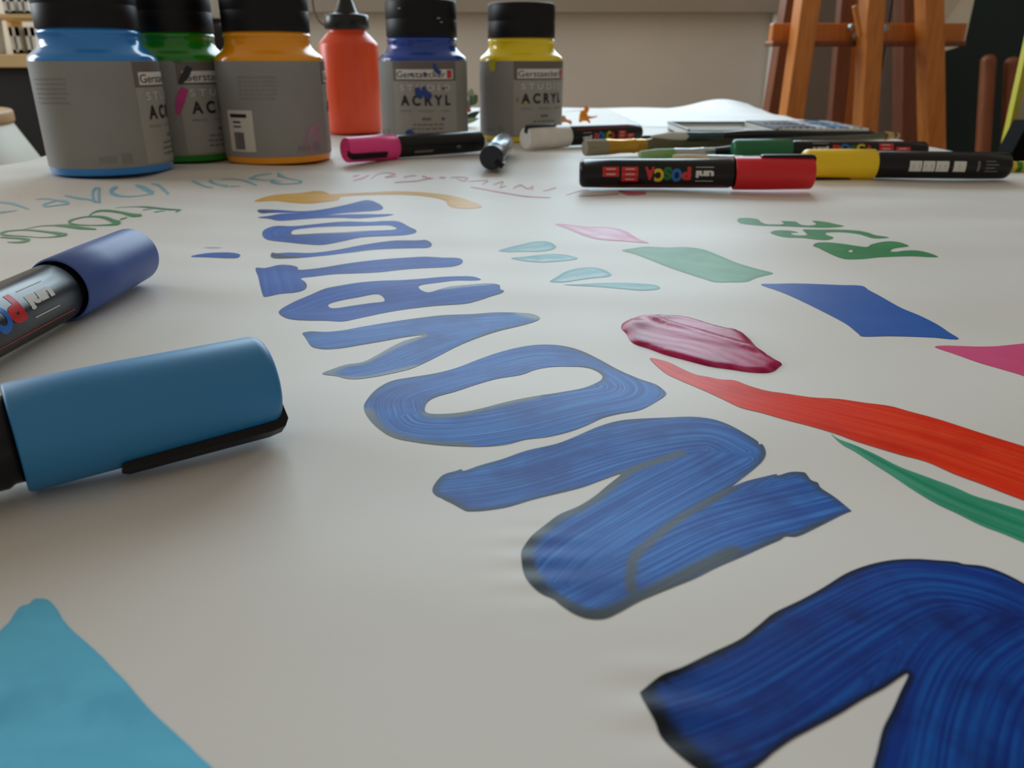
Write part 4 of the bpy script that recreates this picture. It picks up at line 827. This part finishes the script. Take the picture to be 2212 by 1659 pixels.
for p in ((1839, 60), (1847, 79), (1911, 62)):
    c_ = at(*p, EY + 0.02); Vv, Ff = lathe(rprof(0.006, -0.006, 0.006, 0.001, 2), 16); o = MB().add([c_ + Vector((v[0], v[2], v[1])) for v in Vv], Ff).obj('bolt', M_bolt, e1); o.matrix_parent_inverse = Matrix.Translation(-e1.location)
E2 = 1.74
e2 = thing('easel', 'easel right behind the lighter one, shade put into its darker brown wood', 'easel', (at(1830, 228, E2).x, E2, FLOOR), 0, 'wooden easels')
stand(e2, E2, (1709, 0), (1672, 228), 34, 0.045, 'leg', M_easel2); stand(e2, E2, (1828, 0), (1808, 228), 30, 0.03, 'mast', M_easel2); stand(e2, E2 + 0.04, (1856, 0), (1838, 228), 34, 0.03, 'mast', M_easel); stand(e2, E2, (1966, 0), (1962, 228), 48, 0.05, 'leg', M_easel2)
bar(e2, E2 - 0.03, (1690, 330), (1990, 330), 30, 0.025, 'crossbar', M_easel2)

# canvas leaning behind the easel
cY = 1.90
P = [at(1985, 128, cY), at(2083, 97, cY), at(2118, -60, cY + 0.06), at(2010, -90, cY + 0.06)]
Vv = [p for p in P] + [p + Vector((0, 0.02, 0)) for p in P]
cv = MB().add(Vv, [(0, 1, 2, 3), (7, 6, 5, 4), (0, 4, 5, 1), (1, 5, 6, 2), (2, 6, 7, 3), (3, 7, 4, 0)]).obj('canvas_board', mat('canvas_beige', (206, 196, 176), 0.7, 0.05, 10), smooth=False, label='beige canvas board showing its corner behind the right easel leg', cat='canvas')

# cupboard, chalkboard, pipe
cup = thing('cupboard', 'tall grey-brown cupboard against the wall behind the easels', 'cupboard', (0.94, 2.28, FLOOR))
for nm, b_ in (('body', (-0.205, 0.205, -0.09, 0.11, 0, 1.55)), ('door', (-0.200, -0.002, -0.105, -0.091, 0.05, 1.53)), ('door', (0.002, 0.200, -0.105, -0.091, 0.05, 1.53))):
    o = bevel_box(nm, *b_, mat('cupboard_grey_brown', (124, 112, 104), 0.5, 0.06, 8), cup, 0.002)
    if nm == 'door': bevel_box('handle', *((b_[1] - 0.03, b_[1] - 0.02) if b_[0] < 0 else (b_[0] + 0.02, b_[0] + 0.03)), -0.120, -0.105, 1.05, 1.15, M_bolt, o, 0.001)
cb = thing('chalkboard', 'dark green chalkboard in the shaded right corner', 'chalkboard', (1.72, 2.12, FLOOR))
bevel_box('board', -0.70, 0.60, 0, 0.02, 0.25, 2.2, mat('chalkboard_green', (14, 38, 36), 0.6, 0.15, 4), cb, 0.001)
for x in (-0.55, 0.5): bevel_box('leg', x, x + 0.03, 0.021, 0.05, 0, 2.2, M_steel, cb, 0.001)
pi_ = MB().add(*tube([at(1684, 0, WALL_Y - 0.03) * 1.0 + Vector((0, 0, 1.5)), at(1684, 0, WALL_Y - 0.03), Vector((at(1684, 0, WALL_Y - 0.03).x, WALL_Y - 0.03, FLOOR))], 0.013, 16)).obj('heating_pipe', M_white, label='thin white heating pipe running up the wall beside the easels', cat='pipe')

# wooden chair and leaning board at the far right
M_chair = mat('chair_wood', (138, 78, 44), 0.45, 0.15, 12, stretch=(10, 10, 1))
CHY = 1.95
ca, cb_ = at(2136, 118, CHY), at(2187, 123, CHY)
ch = thing('wooden_chair', 'brown wooden chair whose rounded back posts rise before the chalkboard', 'chair', ((ca.x + cb_.x) / 2, CHY - 0.15, FLOOR))
chi = Matrix.Translation(-ch.location)
def cpost(p0, p1):
    a, b = at(*p0, CHY), at(*p1, CHY); d = (a - b) / (a.z - b.z); bot = b + d * (FLOOR - b.z); L_ = (a - bot).length
    Vv, Ff = lathe(rprof(0.0165, 0, L_, 0.013, 5), 24); q_ = Vector((0, 0, 1)).rotation_difference((a - bot).normalized())
    o = MB().add([bot + q_ @ Vector(v) for v in Vv], Ff).obj('back_post', M_chair, ch); o.matrix_parent_inverse = chi; return bot
b0 = cpost((2136, 118), (2129, 232)); b1 = cpost((2187, 123), (2182, 232))
xl, xr = b0.x - 0.16, b1.x + 0.16
def chp(name, *b_):
    o = bevel_box(name, *b_, M_chair, ch, 0.004); o.matrix_parent_inverse = chi
chp('seat', xl, xr, CHY - 0.38, CHY + 0.02, FLOOR + 0.42, FLOOR + 0.45)
for x in (xl + 0.01, xr - 0.04): chp('leg', x, x + 0.03, CHY - 0.37, CHY - 0.34, FLOOR, FLOOR + 0.421)
chp('back_rail', b0.x - 0.02, b1.x + 0.04, CHY - 0.012, CHY + 0.004, FLOOR + 0.50, FLOOR + 0.55)
lb = thing('drawing_board', 'pale drawing board with yellow-green edge leaning at the right border', 'board', (0.70, 1.08, FLOOR))
A_, B_ = at(2211, 132, 1.05), at(2166, 336, 1.05)
d_ = (B_ - A_) / (B_.z - A_.z); pT = A_ + d_ * (0.22 - A_.z); pB = A_ + d_ * (-0.60 - A_.z)
def lbp(name, off, wd, m, dy=0.0):
    Vv = [pB + Vector((off, dy, 0)), pB + Vector((off + wd, dy + wd * 0.15, 0)), pT + Vector((off + wd, dy + wd * 0.15, 0)), pT + Vector((off, dy, 0))]; Vv += [v + Vector((0.002, 0.014, 0)) for v in Vv]
    o = MB().add(Vv, [(0, 1, 2, 3), (7, 6, 5, 4), (0, 4, 5, 1), (1, 5, 6, 2), (2, 6, 7, 3), (3, 7, 4, 0)]).obj(name, m, lb, smooth=False); o.matrix_parent_inverse = Matrix.Translation(-lb.location)
lbp('panel', 0.008, 0.30, mat('board_pale', (196, 186, 168), 0.6, 0.05, 10)); lbp('edge_band', 0.0, 0.008, mat('edge_lime', (196, 190, 60), 0.5, 0.05), -0.001)
bl = at(2188, 330, 0.98)
bgx = thing('black_bag', 'black portfolio leaning against the board at the right border', 'bag', (bl.x + 0.20, 0.985, FLOOR))
pts = [at(2186, 348, 0.97), at(2186, 330, 0.97), at(2222, 262, 0.97), at(2420, 262, 0.97), at(2420, 348, 0.97)]
zf = -0.72
pts = [Vector((pts[0].x, 0.97, zf)), pts[1], pts[2], pts[3], Vector((pts[4].x, 0.97, zf))]
Vv = pts + [p + Vector((0, 0.03, 0)) for p in pts]
o = MB().add(Vv, [(0, 1, 2, 3, 4), (9, 8, 7, 6, 5)] + [(i, 5 + i, 5 + (i + 1) % 5, (i + 1) % 5) for i in range(5)]).obj('panel', mat('bag_black', (14, 14, 16), 0.8, 0.1, spec=0.1), bgx, smooth=False); o.matrix_parent_inverse = Matrix.Translation(-bgx.location)
hd = MB().add(*tube([pts[2] + Vector((0.05, 0.015, -0.002)), pts[2] + Vector((0.055, 0.015, 0.012)), pts[2] + Vector((0.08, 0.015, 0.016)), pts[2] + Vector((0.11, 0.015, 0.012)), pts[2] + Vector((0.115, 0.015, -0.002))], 0.003)).obj('handle', M_lid, bgx); hd.matrix_parent_inverse = Matrix.Translation(-bgx.location)

# ------------------------------------------------------------------ left background: bench, crates, stool
BY = 2.0
zt, zb = at(40, 117, BY).z, at(40, 146, BY).z
bx1 = at(150, 130, BY).x
bn = thing('side_bench', 'side bench with a pale wooden top edge and black front at the left', 'bench', (-1.55, BY + 0.2, FLOOR))
def bpart(name, x0, x1, y0, y1, z0, z1, m):
    o = bevel_box(name, x0, x1, y0, y1, z0, z1, m, bn, 0.002); o.matrix_parent_inverse = Matrix.Translation(-bn.location); return o
bpart('top', -2.3, bx1, BY, BY + 0.36, zb, zt, mat('bench_birch', (214, 182, 130), 0.45, 0.08, 12))
bpart('body', -2.28, bx1 - 0.01, BY + 0.02, BY + 0.35, FLOOR, zb, mat('bench_black', (16, 15, 17), 0.6, 0.1))
M_crate = mat('crate_white', (226, 222, 212), 0.4, 0.03); M_slot = mat('slot_grey', (158, 155, 148), 0.5, 0.1)
def crate(p0, p1, label, Y):
    a, b = at(*p0, Y), at(*p1, Y); x0, x1, z1, z0 = a.x, b.x, a.z, b.z
    t = thing('storage_crate', label, 'crate', ((x0 + x1) / 2, Y + 0.06, z0), 0, 'pale crates on the side bench')
    hx = (x1 - x0) / 2; hh = z1 - z0
    mb = MB(); th = 0.004
    for b_ in ((-hx, hx, -0.06, -0.06 + th, 0, hh * 0.16), (-hx, hx, -0.06, -0.06 + th, hh * 0.66, hh), (-hx, -hx + th * 2, -0.06, 0.06, 0, hh), (hx - th * 2, hx, -0.06, 0.06, 0, hh), (-hx, hx, 0.06 - th, 0.06, 0, hh), (-hx, hx, -0.06, 0.06, 0, th)): mb.add(*box(*b_))
    mb.obj('frame', M_crate, t, smooth=False)
    for i in range(3): x = -hx + th * 2 + (2 * hx - th * 4) * i / 3; MB().add(*box(x + 0.001, x + (2 * hx - th * 4) / 3 - 0.004, -0.058, -0.052, hh * 0.16, hh * 0.66)).obj('slot', M_slot, t, smooth=False)
    return t
zs = at(40, 42, BY + 0.03)
sh = thing('shelf_rack', 'small wooden rack holding the pale crates on the side bench', 'rack', (at(30, 110, BY).x, BY + 0.12, zt))
r0, r1 = at(-60, 38, BY + 0.02), at(82, 38, BY + 0.02)
def spart(name, *b_):
    o = bevel_box(name, *b_, mat('rack_wood', (216, 182, 120), 0.5, 0.08, 12), sh, 0.001); o.matrix_parent_inverse = Matrix.Translation(-sh.location)
zsh0, zsh1 = at(40, 40, BY + 0.02).z, at(40, 30, BY + 0.02).z
spart('shelf_board', r0.x, r1.x, BY + 0.02, BY + 0.2, zsh0, zsh1)
for x in (r0.x, r1.x - 0.012): spart('side_panel', x, x + 0.012, BY + 0.15, BY + 0.2, zt, zsh0)
Yc = BY + 0.025
c1 = crate((14, 46), (47, 104), 'pale slotted crate low on the rack, further left', Yc); c2 = crate((48, 46), (80, 104), 'pale slotted crate low on the rack beside the sky-blue jar', Yc)
for c_ in (c1, c2): c_.location.z = zt + 0.001
c3 = crate((2, -10), (33, 29), 'pale slotted crate on top of the rack, further left', Yc); c4 = crate((35, -10), (64, 29), 'pale slotted crate on top of the rack beside the black lid', Yc)
for c_ in (c3, c4): c_.location.z = zsh1 + 0.001
cu0 = at(2, 110, BY + 0.02)
Vv, Ff = lathe([(0, 0), (0.017, 0), (0.019, 0.002), (0.023, 0.075), (0.021, 0.075), (0.017, 0.004), (0, 0.004)], 32)
mesh_obj('paper_cup', [Vector(v) + Vector((cu0.x - 0.015, BY + 0.03, zt + 0.0005)) for v in Vv], Ff, M_prw, label='white paper cup at the front of the side bench', cat='cup')
stY = 1.30
s_e = at(40, 240, stY); sz = s_e.z
so = thing('stool', 'cream flared stool with a round wooden seat at the left border', 'stool', (s_e.x - 0.182, stY, FLOOR))
HS = sz - FLOOR
MB().add(*lathe(rprof(0.15, HS - 0.022, HS, 0.006), 64)).obj('seat', mat('stool_wood', (190, 148, 104), 0.45, 0.12, 20), so)
MB().add(*lathe([(0, HS - 0.022), (0.146, HS - 0.022), (0.160, HS - 0.05), (0.185, HS - 0.10), (0.19, HS - 0.14), (0.19, 0.02), (0.2, 0), (0, 0)], 64)).obj('base', mat('stool_cream', (206, 200, 184), 0.5, 0.05, 10), so)
